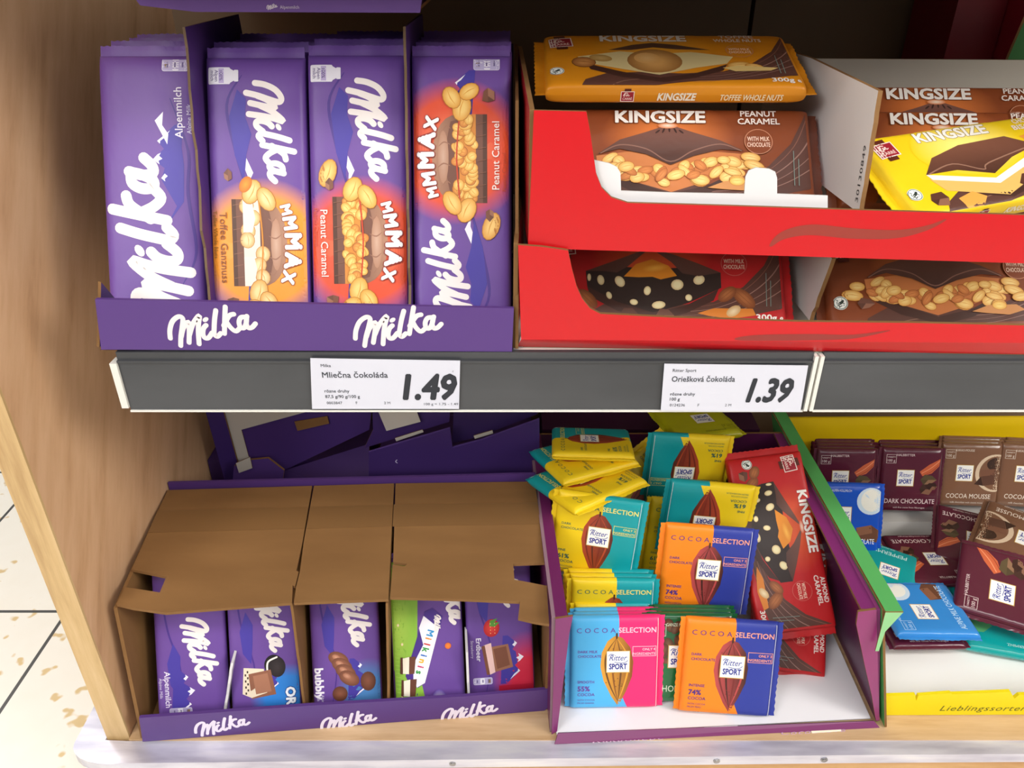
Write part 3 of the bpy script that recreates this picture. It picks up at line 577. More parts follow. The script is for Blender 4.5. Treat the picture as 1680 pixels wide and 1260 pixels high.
def square_art(bg, tc, name1, name2, small, pic, mirror=1):
    a = Art(); w = 88
    if pic == 'cocoa': 
        a.poly([(54, 32), (66, 22), (80, 14), (79, 24), (70, 34), (58, 38)], '#c9603a'); a.stroke([(57, 34), (68, 27), (79, 17)], .9, '#e8946a'); a.stroke([(60, 37), (70, 31), (78, 23)], .7, '#8d3a22')
        a.chunk(66, 43, 10, '#5a4a30', 2); a.chunk(64, 56, 11, '#43281f', 3); a.chunk(72, 52, 8, '#3a2018', 4)
    elif pic == 'mousse':
        a.ell(76, 40, 26, 26, '#d9c0a4', n=34); a.ell(80, 40, 25, 24, bg, n=34); a.ell(80, 28, 16, 10, '#4a3428', '#3a261c', n=20); a.poly([(56, 36), (76, 34), (84, 54), (62, 58)], '#5d3c2e'); a.poly([(56, 36), (76, 34), (78, 42), (58, 45)], '#79503c'); a.poly([(58, 45), (50, 56), (62, 58)], '#3d261c')
    elif pic == 'milk':
        a.ell(70, 22, 17, 17, '#cfe0ee', n=26); a.ell(71, 21, 13, 14, '#f2efe4', n=26); a.poly([(54, 56), (72, 52), (84, 60), (80, 74), (56, 70)], '#6b432f'); a.poly([(54, 56), (72, 52), (74, 62), (57, 66)], '#8c5c42')
    elif pic == 'almond':
        for i in range(26):
            rnd = random.Random(i); a.ell(rnd.uniform(8, 80), rnd.uniform(6, 48), 7, 4.4, '#7a5138', '#4d2f20', rot=rnd.uniform(0, 180), n=12)
        a.rect(0, 48, 88, 90, '#1e6a3a')
    elif pic == 'mint':
        a.poly([(54, 30), (64, 20), (80, 18), (76, 32), (62, 38)], '#5fb878'); a.chunk(66, 52, 12, '#4a3026', 3)
    a.text(small, 34, 11, 3.2, tc, 'C', width=24)
    a.frame(9, 9, 22, 21, .4, tc); a.text('100 g', 15.5, 18.8, 3.6, tc, 'C'); a.text('VARIETY', 15.5, 13.4, 2, tc, 'C')
    a.text(name1, 44, 76, 6.6, tc, 'C', width=min(66, 4.9 * len(name1)), bold=.012)
    if name2: a.text(name2, 44, 83, 2.4, tc, 'C')
    square_logo(a, 36, 41, 1.12)
    a.rect(4.8, 0, 5.5, 88, mixc(bg, '#ffffff', .45)); a.rect(82, 0, 82.6, 88, mixc(bg, '#ffffff', .3))
    return a
def square_bar(key, bg, tc, n1, n2, sm, pic):
    PROTO[key] = make_bar('chocolate_bar', 88, 88, 11, 4.5, square_art(bg, tc, n1, n2, sm, pic), fl(bg), (bg, bg), 'shiny_film', n_=16)
square_bar('sq_plum', '#571a2e', '#e8cfd0', 'DARK CHOCOLATE', 'with fine cocoa from Nicaragua', 'HALBBITTER', 'cocoa')
square_bar('sq_mousse', '#7d5740', '#eadaca', 'COCOA MOUSSE', 'milk chocolate with cocoa mousse', 'KAKAO-MOUSSE', 'mousse')
square_bar('sq_blue', '#0f4fc0', '#e4ecf6', 'ALPINE MILK CHOCOLATE', '', 'ALPEN-VOLLMILCH', 'milk')
square_bar('sq_sky', '#3488d2', '#bfe0f4', 'ALPINE MILK CHOCOLATE', '', 'ALPENMILCH', 'milk')
square_bar('sq_teal', '#0c9c9c', '#bfeeea', 'PEPPERMINT', 'dark chocolate', 'PFEFFERMINZ', 'mint')
square_bar('sq_green', '#1d5c34', '#cfe4c8', 'WHOLE ALMONDS', '', 'GANZE MANDEL', 'almond')
square_bar('sq_lime', '#bdbb15', '#4c5a12', 'CORNFLAKES', '', 'KNUSPERFLAKES', 'none')

#BOARDS
# ------------------------------------------------------------------ boards of printed card
def board(name, parent, pts, th, cf, cb=None, ce='#a98a62', mat='card', art=None, frame=None, toward=None, mb=None):
    """a flat piece of card: pts in world space on one plane, printed side towards the camera (or `toward`)"""
    pts = [Vector(p) for p in pts]; n_ = Vector((0, 0, 0))
    for i in range(len(pts)):
        a_, b_ = pts[i], pts[(i + 1) % len(pts)]; n_ += Vector(((a_.y - b_.y) * (a_.z + b_.z), (a_.z - b_.z) * (a_.x + b_.x), (a_.x - b_.x) * (a_.y + b_.y)))
    n_.normalize(); c = sum(pts, Vector((0, 0, 0))) / len(pts)
    if n_.dot((toward or CAM) - c) < 0: n_ = -n_; pts = pts[::-1]
    own = mb is None; mb = mb or MB(); bk = [p - n_ * th for p in pts]
    # triangulate in the plane so that notched outlines stay clean
    ux = (pts[1] - pts[0]).normalized(); uy = n_.cross(ux)
    ts = tessellate_polygon([[Vector(((p - pts[0]).dot(ux), (p - pts[0]).dot(uy), 0)) for p in pts]])
    def tri(t, P_, flip, col):
        q = [P_[i] for i in t]; nn = (q[1] - q[0]).cross(q[2] - q[0])
        if (nn.dot(n_) < 0) != flip: q = q[::-1]
        mb.face(q, col, 0)
    for t in ts: tri(t, pts, False, cf); tri(t, bk, True, cb or cf)
    for i in range(len(pts)):
        j = (i + 1) % len(pts); mb.face([pts[j], pts[i], bk[i], bk[j]], ce, 1)
    if art:
        O, ax, ay = frame
        lay_art(mb, art, lambda x, y, z: O + ax * (x * .001) + ay * (y * .001) + n_ * (1.2e-4 + z * LAY), -1e3, -1e3, 1e3, 1e3, (-1e3, -1e3, 1e3, 1e3))
    if own: return mb.build(name, [mat, 'kraft' if ce == '#a98a62' else 'plain'], parent)
def jag(a_, b_, n, amp, seed=0):
    rnd = random.Random(seed); a_, b_ = Vector(a_), Vector(b_)
    d = (b_ - a_); out = []
    for i in range(n + 1):
        p = a_ + d * (i / n); out.append(p + Vector((0, rnd.uniform(-amp, amp), rnd.uniform(-amp, amp))) if 0 < i < n else p)
    return out
X, Yv, Zv = Vector((1, 0, 0)), Vector((0, 1, 0)), Vector((0, 0, 1))
class Plane:
    """a plane in the shop that picture points are measured on"""
    def __init__(s, p, n): s.p = Vector(p); s.n = Vector(n)
    def at(s, px, py): r = ray(px, py); return CAM + r * ((s.p - CAM).dot(s.n) / r.dot(s.n))
def upright(p, q): d = Vector(q) - Vector(p); return Plane(p, (-d.y, d.x, 0))
def through(a, b_, c): return Plane(a, (Vector(b_) - Vector(a)).cross(Vector(c) - Vector(a)))
def mm(O, p): d = p - O; return (d.x * 1000, -d.z * 1000)
def slope(e, yaw=0): return Matrix.Rotation(R(yaw), 3, 'Z') @ Vector((0, math.cos(R(e)), math.sin(R(e))))

# ------------------------------------------------------------------ setting: floor, back wall, shelving
mb = MB(); mb.face([(-4, -3, -.49), (3, -3, -.49), (3, 4, -.49), (-4, 4, -.49)], '#ffffff'); tag(mb.build('floor', 'floor_tile'), kind='structure')
mb = MB(); mb.box(-.347, .243, .40, .415, -.49, .75); mb.box(.2475, 1.2, .40, .415, -.49, .75); mb.box(-.347, 1.2, .416, .425, -.49, .75); tag(mb.build('wall_back', 'dark_panel'), kind='structure')
t = empty('end_panel', (-.357, .19, -.376), 'beech wood end panel closing the shelves at the left', 'shelf panel')
mb = MB(); mb.box(-.367, -.347, -.0188, .43, -.376, .75); mb.build('side_board', 'beech', t)
mb = MB(); mb.box(-.3672, -.3468, -.0212, -.0189, -.376, .75); mb.build('edge_band', 'oak_band', t)
def rail(parent, x0, x1):
    mb = MB(); mb.box(x0, x1, 0, .004, -.0212, .0178); mb.box(x0, x1, -.0012, .003, -.0226, -.0212, '#ffffff', 1); mb.box(x0, x1, .0008, .005, .0185, .0245, '#ffffff', 2)
    mb.box(x0, x1, -.0012, .004, .0172, .0186, '#ffffff', 0); r_ = mb.build('price_rail', ['rail_plastic', 'white_plastic', 'rail_plastic'], parent); return r_
sh = empty('shelf', (.2, .2, .0), 'middle shelf with grey price rails along its front edge', 'shelf')
mb = MB(); mb.box(-.274, .75, .0055, .398, .004, .0235); mb.build('shelf_board', 'white_plastic', sh)
r1_ = rail(sh, -.2735, .2085); r2_ = rail(sh, .2155, .75)
for x0, x1 in ((-.2785, -.2737), (.2087, .2112), (.2128, .2153)):
    mb = MB(); mb.box(x0, x1, -.002, .008, -.019 if x0 < 0 else -.0215, .017 if x0 < 0 else .0225); mb.build('end_cap', 'white_plastic', r2_ if x0 > .212 else r1_)
t = empty('shelf', (.2, .2, .275), 'upper shelf overhead that shades the purple and red packs', 'shelf')
mb = MB(); mb.box(-.274, .75, .0055, .398, .272, .29); mb.build('shelf_board', 'dark_panel', t)
mb = MB(); mb.box(-.2735, .75, .0, .005, .262, .304); mb.build('price_rail', 'rail_plastic', t)
DZ = -.355
t = empty('base_shelf', (.2, .2, DZ), 'wooden base shelf with aluminium front trim', 'shelf')
mb = MB(); mb.box(-.346, .9, -.024, .399, DZ - .018, DZ); mb.build('deck', 'deck_wood', t)
mb = MB()
out = [(.9, -.0185), (.9, -.034), (.3, -.0385), (-.345, -.0465)] + [(-.352 - .042 * math.sin(R(a_)), -.0265 - .021 * math.cos(R(a_)) ) for a_ in range(0, 91, 15)] + [(-.395, .06), (-.3675, .06), (-.3675, -.0235), (-.346, -.0245)]
top = [Vector((x, y, DZ + .0008 if i < 1 or i > 12 else DZ - .001)) for i, (x, y) in enumerate(out)]; mb2 = MB()
zt, zb = DZ - .0195, DZ - .036
vt = [(x, y, DZ - .0012) for x, y in out]; ts = tessellate_polygon([[Vector((x, y, 0)) for x, y in out]])
def up(q): 
    a_, b_, c = (Vector(p) for p in q); return q if (b_ - a_).cross(c - a_).z > 0 else q[::-1]
for tr_ in ts: mb.face(up([vt[i] for i in tr_]), '#ffffff')
for i in range(len(out)):
    a_, b_ = out[i], out[(i + 1) % len(out)]
    mb.face([(*a_, DZ - .0012), (*b_, DZ - .0012), (*b_, DZ - .0125), (*a_, DZ - .0125)], '#ffffff')
trim_ = mb.build('trim_strip', 'aluminium', t)
mb = MB(); mb.box(-.33, .9, -.0325, -.018, -.4895, DZ - .0185); mb.build('plinth', 'plinth_wood', t)
for px, py in ((743, 1252), (1177, 1243), (1358, 1233)):
    p = P(px, py, Y=-.0405 + .0000); mb = MB(); c = Vector((p.x, -.0405 - .0068 * (.33 - p.x) / .6 + .002, DZ - .0068)); k_ = 14
    for rr_, yy, s_ in ((.003, -.0006, 0), (.0018, -.0011, 0)):
        ring = [c + Vector((rr_ * math.cos(2 * math.pi * i / k_), yy, rr_ * math.sin(2 * math.pi * i / k_))) for i in range(k_)]
        mb.face(ring, '#ffffff'); rb = [p_ + Vector((0, .003, 0)) for p_ in ring]
        for i in range(k_): mb.face([ring[i], ring[(i + 1) % k_], rb[(i + 1) % k_], rb[i]], '#ffffff')
    mb.build('screw', 'steel', trim_)

# ------------------------------------------------------------------ price tags
def price_tag(pts, label, lines, price, small, code):
    mb = MB(); O = P(*pts[0], Y=-.0022); q = [P(*p, Y=-.0022) for p in pts]; a = Art(); w = (q[1].x - q[0].x) * 1000; h = (q[0].z - q[3].z) * 1000
    a.text(lines[0], w * .063, h * .165, 2.5, '#4c4e54', bold=.012); a.text(lines[1], w * .063, h * .37, 4.6, '#45474d', bold=.022, width=w * .445)
    a.text(lines[2], w * .065, h * .665, 2.6, '#4c4e54', bold=.02); a.text(lines[3], w * .065, h * .775, 2.6, '#4c4e54', bold=.022)
    a.text(code, w * .07, h * .9, 2.3, '#55575d', bold=.01); a.text('F', w * .27, h * .9, 2.3, '#55575d'); a.text('2 M', w * .465, h * .9, 2.2, '#55575d')
    a.text(price, w * .595 if small else w * .605, h * .79, h * .5, '#34363b', bold=.05, shear=.2, width=w * .38 if small else w * .325)
    if small: a.text(small, w * .74, h * .92, 2.1, '#55575d', width=w * .235); a.text('c', w * .945, h * .26, 1.8, '#55575d', shear=.3)
    t = empty('price_tag', tuple(q[3]), label, 'price tag')
    board('paper_card', t, q, .0006, '#d0d0da', ce='#c4c4cc', mat='paper', art=a, frame=(O, X, -Zv))
price_tag([(509, 588), (755, 592), (753, 671), (512, 671)], 'white price tag reading 1.49 on the grey rail', ['Milka', 'Mliečna čokoláda', 'rôzne druhy', '87,5 g/90 g/100 g'], '1.49', '100 g = 1.75 - 1.49', '0003847')
price_tag([(1090, 597), (1326, 600), (1313, 676), (1084, 674)], 'white price tag reading 1.39 at the right end of the grey rail', ['Ritter Sport', 'Oriešková čokoláda', 'rôzne druhy', '100 g'], '1.39', '', '0124236')

# ------------------------------------------------------------------ purple display tray on the middle shelf
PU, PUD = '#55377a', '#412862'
t = empty('display_tray', (-.145, .1, .0237), 'wide purple display tray with cream script logos on the middle shelf', 'carton')
LY = .0015
q = [P(150, 496, Y=LY - .005), P(843, 506, Y=LY), P(840, 577, Y=LY), P(166, 573.5, Y=LY)]
q[0].y = LY; O = P(150, 497, Y=LY)
a = Art()
for px, wpx in ((281, 143), (583, 141)):
    x_, y_ = mm(O, P(px, 567, Y=LY)); a.logo(x_, y_ + .6, wpx * .4315, '#e8dcdc', sw=57)
board('front_lip', t, [q[0], q[1], q[2], q[3]], .003, PU, ce=PU, art=a, frame=(O, X, -Zv))
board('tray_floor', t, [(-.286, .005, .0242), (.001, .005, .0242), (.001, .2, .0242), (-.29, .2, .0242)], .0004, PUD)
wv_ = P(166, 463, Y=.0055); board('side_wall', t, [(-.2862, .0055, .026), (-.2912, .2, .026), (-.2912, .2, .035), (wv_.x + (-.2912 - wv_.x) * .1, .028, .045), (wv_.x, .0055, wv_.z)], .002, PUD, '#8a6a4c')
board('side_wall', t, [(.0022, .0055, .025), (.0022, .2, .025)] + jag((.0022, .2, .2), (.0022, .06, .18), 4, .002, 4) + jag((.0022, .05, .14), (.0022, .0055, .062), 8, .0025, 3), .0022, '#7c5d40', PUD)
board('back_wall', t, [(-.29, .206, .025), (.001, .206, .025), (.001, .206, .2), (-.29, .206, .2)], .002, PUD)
def divider(x0, x1, seed, y0, y1):
    e = [Vector((x0 + (x1 - x0) * k / 16, 0, 0)) for k in range(17)]; rnd = random.Random(seed); fr = []
    for k in range(17):
        f_ = k / 16; fr.append((x0 + (x1 - x0) * f_, y0 + (y1 - y0) * f_ + rnd.uniform(-.0022, .0022) + (.012 * (.35 - f_) if f_ < .35 else 0) * .4, .026 + .196 * f_))
    board('divider', t, fr + [(x1, .2, .222), (x0, .2, .026)], .0018, PU, PUD, ce='#6d563e')
divider(-.2085, -.2155, 5, .009, .087); divider(-.0702, -.0705, 9, .012, .09)
ORD = ['front', 'second', 'third', 'fourth', 'fifth', 'sixth', 'seventh', 'eighth']
TILT = 66.0; UP = slope(TILT)
cols = [('alpine_big', -.2508, 90, 'plain purple milk chocolate bar with tall cream script', 'plain purple column beside the wood panel', .000),
        ('toffee_big', -.1770, -90, 'purple chocolate bar with orange toffee nut picture', 'orange toffee column', -.004),
        ('peanut_big', -.1068, -90, 'purple chocolate bar with red peanut caramel picture', 'red peanut column left of the torn divider', .0015),
        ('peanut_flip', -.0352, 90, 'upside-down purple chocolate bar with red peanut picture on top', 'upside-down red peanut column at the tray right end', .0005)]
for kind, x, roll, lab, colname, dz in cols:
    for i in range(7):
        rnd = random.Random(x * 1000 + i)
        base = Vector((x + (rnd.uniform(-.0015, .0015) if i else 0), .0175 + i * .0158, .0268)) 
        c = base + UP * (.101 + dz * .3 + (rnd.uniform(-.001, .003) if i else 0))
        lb = lab + (' at the front of its column' if not i else f', {ORD[i]} from the front of the {colname}')
        bar(kind, c, TILT, 0, roll, lb if not i else f'purple bar, {ORD[i]} from the front, {colname}', 'purple bars in the display tray')
# folded purple carton lying across the tray dividers
t = empty('carton', (-.15, .12, .2235), 'purple carton lid with tiny cream lettering lying above the purple tray', 'carton')
O = P(212, 0, Y=.072); q = [P(205, -25, Y=.072), P(695, -22, Y=.072), P(689, 21, Y=.072), P(320, 19.5, Y=.072), P(230, 9, Y=.072)]
a = Art(); x_, y_ = mm(O, P(438, 16, Y=.072)); a.logo(x_, y_, 7, '#d8cfe0', sw=70); a.text('Alpenmilch', x_ + 8.5, y_ - .6, 2.0, '#cfc4dc')
board('front_flap', t, q, .0022, '#6a4a94', ce='#6a4a94', art=a, frame=(O, X, -Zv))
zq = q[2].z + .0015
board('lid_panel', t, [(q[3].x, .0745, zq), (q[2].x, .0745, zq), (q[2].x, .25, zq + .004), (q[3].x - .02, .25, zq + .004)], .002, PUD, toward=Vector((0, 0, -1)))

# ------------------------------------------------------------------ red cartons with flat bars
RED1 = '#c60b16'
LBL, LBR = P(848, 577, Z=.0242), P(1680, 590, Z=.0242); LBR = LBL + (LBR - LBL) * 1.12
PL = upright(LBL, LBR); axl = (LBR - LBL).normalized(); inl = Vector((-axl.y, axl.x, 0))
t = empty('carton', tuple((LBL + LBR) / 2), 'lower red display carton standing on the shelf', 'carton')
def swash(a, O, plane, pts, w, ax, col):
    q_ = [plane.at(*p) for p in pts]; a.stroke([((p - O).dot(ax) * 1000, -(p.z - O.z) * 1000) for p in q_], w, col, taper=lambda t_: .15 + math.sin(math.pi * t_ ** .75), n=8)
O = PL.at(850, 400); a = Art(); swash(a, O, PL, [(1205, 556), (1245, 554), (1330, 553), (1400, 552), (1460, 542)], 4.2, axl, '#8d2c27')
front = [PL.at(*p) for p in ((850, 402), (890, 405), (932, 411), (938, 440), (946, 470), (955, 490), (968, 506), (985, 515), (1100, 521), (1310, 528), (1500, 530), (1680, 534))]
b2 = [PL.at(1680, 562), PL.at(855, 557)]
e1 = front[-1] + axl * .035; e2 = b2[0] + axl * .035
board('front_panel', t, front + [e1, e2, b2[1]], .003, RED1, '#b49a7c', art=a, frame=(O, axl, -Zv), mat='gloss_card')
s_ = inl * .008; board('bottom_fold', t, [b2[1] + s_ * 0, e2, LBR + s_, LBL + s_], .003, RED1, ce='#e5d9d2', mat='gloss_card')
W1 = PL.at(850, 402)
board('side_wall', t, [LBL + inl * .006, W1 + inl * .004, W1 + inl * .2 + Zv * .0, LBL + inl * .2], .003, RED1, '#b89d80', mat='gloss_card')
board('carton_floor', t, [LBL + inl * .0085 + axl * .004, LBR + inl * .0085, LBR + inl * .2, LBL + inl * .2 + axl * .004], .0006, '#cfc6bc')
board('back_wall', t, [LBL + inl * .2, LBR + inl * .2, LBR + inl * .2 + Zv * .075, LBL + inl * .2 + Zv * .075], .002, '#cfcac4', RED1)
d1, d2 = P(1365, 424, X=.2155), P(1328, 526, X=.2155)
board('divider', t, jag(d2, d1, 8, .0008, 2) + [Vector((d1.x, .19, d1.z)), Vector((d2.x, .19, d2.z))], .0028, '#d6d2cf', '#d6d2cf')
# upper carton
UBL, UBR = P(866, 407, Z=.0975), P(1680, 432, Z=.0975); UBR = UBL + (UBR - UBL) * 1.25
PU2 = upright(UBL, UBR); axu = (UBR - UBL).normalized(); inu = Vector((-axu.y, axu.x, 0))
t = empty('carton', tuple((UBL + UBR) / 2), 'upper red display carton with white lining, stacked on the other red carton', 'carton')
O = PU2.at(875, 180); a = Art(); swash(a, O, PU2, [(1263, 404), (1285, 386), (1330, 377), (1400, 383), (1470, 384), (1520, 374), (1552, 360)], 6.0, axu, '#95352b')
front = [PU2.at(*p) for p in ((876, 181), (962, 183), (968, 215), (973, 250), (978, 285), (987, 308), (1003, 324), (1030, 333), (1200, 338), (1350, 343), (1680, 353))]
fp_ = board('front_panel', t, front + [front[-1] + axu * .074, UBR, UBL], .003, RED1, '#cfcac4', art=a, frame=(O, axu, -Zv), mat='gloss_card')
PI = Plane(PU2.p + inu * .0045, PU2.n)
lin_ = [(972, 262), (1000, 268), (1012, 274), (1018, 284), (1019, 313), (1100, 316), (1221, 318), (1223, 290), (1228, 280), (1240, 275), (1262, 277), (1272, 282), (1275, 292), (1275, 318), (1358, 321), (1358, 352), (985, 344), (975, 300)]
board('lining_flap', fp_, [PI.at(*p) for p in lin_], .0012, '#dddbdc', ce='#c9c6c2')
W1 = PU2.at(868, 181); wb_ = P(850, 76, Y=.17)
board('side_wall', t, [UBL + inu * .004, W1 + inu * .004, wb_, Vector((wb_.x, wb_.y, UBL.z))], .003, '#a5161d', '#b89d80', mat='gloss_card')
pz = P(963, 184, Y=.012)
board('carton_floor', t, [UBL + inu * .0085 + axu * .004, UBR + inu * .0085, UBR + inu * .2, UBL + inu * .2 + axu * .004], .0012, '#cfc6bc')
d1, d2 = P(1441, 149, X=.2155), P(1409, 350, X=.2155)
dk = [jag(d2, d1, 12, .0006, 6), P(1332, 96, X=.2155), Vector((.2155, .225, .197)), Vector((.2155, .225, d2.z))]
a = Art(); ux_ = (d1 - d2).normalized(); back_ = Vector((0, 1, 0)); back_ = (back_ - ux_ * back_.dot(ux_)).normalized()
a.text('30130849', 6, -4, 4.2, '#3c3a3a', bold=.01, spacing=1.1, width=34)
board('divider', t, dk[0] + dk[1:], .0028, '#e9e4e1', '#e9e4e1', art=a, frame=(d2, ux_, -back_))
board('back_wall', t, [P(1330, 96, Y=.232), P(1760, 99, Y=.232), Vector((.522, .232, .0995)), Vector((.253, .232, .0995))], .003, '#d0cabf')
# flat bars
E1, G1 = 45.7, 'flat bars in the red cartons'
def king(kind, px, py, Y, e, yaw, lab, roll=0, scale=1):   # px, py: middle of the big white word on the pack
    Rm = Matrix.Rotation(R(yaw), 3, 'Z') @ Matrix.Rotation(R(e), 3, 'X') @ Matrix.Rotation(R(roll), 3, 'Z')
    return bar(kind, P(px, py, Y=Y) + Rm @ Vector((.016, -.030, 0)) * scale, e, yaw, roll, lab, G1, scale)
c0 = Vector((.1173, .0585, .1442)); n45 = Vector((0, math.sin(R(E1)), -math.cos(R(E1))))
bar('king_peanut', c0, E1, -1.6, 0, 'brown peanut caramel bar at the front of the upper red carton, left half', G1)
bar('king_almond', c0 + n45 * .0178 + Vector((.003, .0, .006)), E1, -1.2, 0, 'red almond caramel bar hidden mostly behind the front peanut bar, upper carton', G1)
bar('king_toffee', (.1095, .1035, .2008), 19.0, -.6, 0, 'orange toffee whole nuts bar lying on top of the upper red carton', G1)
king('king_peanut', 1522, 155, .132, E1, -2, 'brown peanut caramel bar, rearmost in the right half of the upper carton')
king('king_peanut', 1531, 196, .104, E1, -2, 'brown peanut caramel bar just behind the yellow bar')
king('king_yellow', 1559, 219, .076, 29, 13, 'yellow biscuit chocolate bar lying askew at the front of the upper carton', 6, .98)
bar('king_almond', (.1135, .0605, .0562), E1, -2, 0, 'red almond caramel bar in the lower red carton', G1)
bar('king_peanut', (.3175, .0535, .0562), E1, -2, 0, 'brown peanut caramel bar in the right half of the lower carton', G1)
# dark cartons behind the red ones
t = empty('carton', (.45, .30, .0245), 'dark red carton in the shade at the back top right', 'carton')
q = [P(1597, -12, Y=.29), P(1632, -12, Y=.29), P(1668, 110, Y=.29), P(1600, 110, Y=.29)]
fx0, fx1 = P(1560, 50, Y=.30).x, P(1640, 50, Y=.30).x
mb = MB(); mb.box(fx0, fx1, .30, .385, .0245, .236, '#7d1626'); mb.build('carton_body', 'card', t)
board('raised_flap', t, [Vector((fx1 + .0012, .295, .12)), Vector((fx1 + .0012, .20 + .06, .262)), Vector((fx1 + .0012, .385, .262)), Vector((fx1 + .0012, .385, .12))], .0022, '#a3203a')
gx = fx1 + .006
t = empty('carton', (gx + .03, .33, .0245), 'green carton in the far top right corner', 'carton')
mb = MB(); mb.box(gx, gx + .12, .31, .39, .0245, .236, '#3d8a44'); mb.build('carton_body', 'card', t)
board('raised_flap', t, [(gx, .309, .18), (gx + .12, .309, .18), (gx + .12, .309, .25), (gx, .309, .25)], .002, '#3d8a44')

# ------------------------------------------------------------------ brown box with five compartments, base shelf
EL, ER = P(234, 1217, Z=DZ + .001), P(893, 1166, Z=DZ + .001); PE = upright(EL, ER); axe = (ER - EL).normalized(); ine = Vector((-axe.y, axe.x, 0))
TLF, TRF = P(190, 991, Z=-.216), P(903, 1000, Z=-.216); TLB, TRB = P(275, 803, Z=-.206), P(879, 789, Z=-.206)
LID = through(TLF, TLB, TRB)
t = empty('box', tuple((EL + ER) / 2 + ine * .08), 'brown cardboard box with torn lid and purple front lip on the base shelf', 'box')
KR_ = '#9c774d'
O = PE.at(228, 1178); a = Art()
for px, py, w_ in ((322, 1208, 94), (528, 1201, 93), (725, 1186, 92)):
    p_ = PE.at(px, py); p2 = PE.at(px + w_, py); a.push((p_ - O).dot(axe) * 1000, -(p_.z - O.z) * 1000, 0.5); a.logo(0, 0, (p2 - p_).dot(axe) * 1000, '#e6dcec', sw=58); a.pop()
board('front_lip', t, [PE.at(228, 1178), PE.at(367, 1168), PE.at(504, 1158), PE.at(641, 1150), PE.at(770, 1142), PE.at(902, 1131), PE.at(900, 1160), ER, EL], .003, PU, PU, ce=PU, art=a, frame=(O, axe, -Zv))
def kb(name, pts, th=.003, front=True): 
    o = board(name, t, pts, th, KR_, mat='kraft'); return o
dn = Zv * .0032
kb('lid_flap', [LID.at(*p) for p in ((275, 804), (512, 797), (496, 890), (486, 936), (490, 938), (484, 962), (480, 960), (479, 989), (271, 1005), (216, 997), (191, 991), (205, 963), (262, 972), (273, 946), (216, 934))])
kb('lid_flap', [LID.at(*p) for p in ((515, 797), (646.5, 793), (637, 983), (482, 989), (486, 962), (492, 938), (498, 890))])
kb('lid_flap', [LID.at(*p) for p in ((649, 793), (877, 790), (886, 850), (895, 923), (842, 925), (844, 951), (856, 953), (897, 961), (901, 1024), (876, 1020), (850, 1014), (853, 987), (760, 983), (640, 980), (644, 926), (664, 929), (668, 925), (645, 922))])
flaps_ = [o_ for o_ in t.children if o_.name.startswith('lid_flap')]
up_ = LID.n.normalized(); up_ = up_ if up_.z > 0 else -up_
for fl_o, q in zip(flaps_, (((259, 838), (506, 832), (500, 868), (243, 874)), ((509, 832), (643, 828), (641, 864), (503, 868)), ((646, 828), (882, 824), (887, 860), (644, 864)))):
    board('tape_strip', fl_o, [LID.at(*p) + up_ * .0004 for p in q], .0003, '#7c5a36', ce='#7c5a36')
wl = LID.at(201, 968); bl_ = EL + ine * .175; br_ = ER + ine * .175
zt = lambda p, z: Vector((p.x, p.y, z))
TL1, TR1 = TLF - dn * 1.4, TRF - dn * 1.4
kb('side_wall', [EL + ine * .004, TL1, TLB - dn * 1.4, zt(TLB, DZ + .002)])
kb('side_wall', [ER + ine * .004, TR1, TRB - dn * 1.4, zt(TRB, DZ + .002)])
pb = ine * .004
board('back_wall', t, [zt(TLB, DZ + .002) + pb, zt(TRB, DZ + .002) + pb, TRB + pb + Zv * .006, TLB + pb + Zv * .005], .003, PU, PU, ce=PU)
board('box_floor', t, [EL + ine * .004 + Zv * .0008, ER + ine * .004 + Zv * .0008, zt(TRB, DZ + .0018), zt(TLB, DZ + .0018)], .0006, KR_, mat='kraft')
def comp(pxb, pyb, pxt, pyt, low, col):
    b0 = P(pxb, pyb, Z=DZ + .004); tp = P(pxt, pyt, Z=-.221 if not low else -.29)
    d_ = b0 + ine * .14; e_ = zt(tp + ine * .1, tp.z)
    board('divider', t, jag(b0, tp, 10, .001, int(pxb)) + [tp + ine * (.1 if not low else .03), b0 + ine * (.14 if not low else .06)], .0022, col, '#8d6b45' if col == KR_ else col, ce='#a98a62' if col == KR_ else '#d8d4d4', mat='kraft' if col == KR_ else 'card')
comp(505, 1185, 480, 992, False, KR_); comp(640, 1176, 637, 990, False, KR_)
comp(367, 1192, 383, 1088, True, '#cfcbd0'); comp(768, 1164, 764, 1070, True, '#cfcbd0'); 
TB = 62.0; UB = slope(TB, 5)
for kind, px, py, lab in (('small_alp', 316, 1200, 'plain purple milk chocolate bar in the leftmost compartment of the brown box'), ('small_oreo', 437, 1194, 'purple bar with sandwich cookie picture in the brown box'),
                          ('small_bub', 571, 1184, 'purple bubbly chocolate bar with blue corner in the brown box'), ('small_milk', 706, 1176, 'purple and green milk filled bar in the brown box'), ('small_erd', 825, 1158, 'purple strawberry chocolate bar in the rightmost compartment of the brown box')):
    b0 = P(px, py, Z=DZ + .004) + ine * .004
    bar(kind, b0 + UB * .075, TB, 5, -90 if kind != 'small_milk' else -90, lab, 'small bars in the brown box', 1.0)

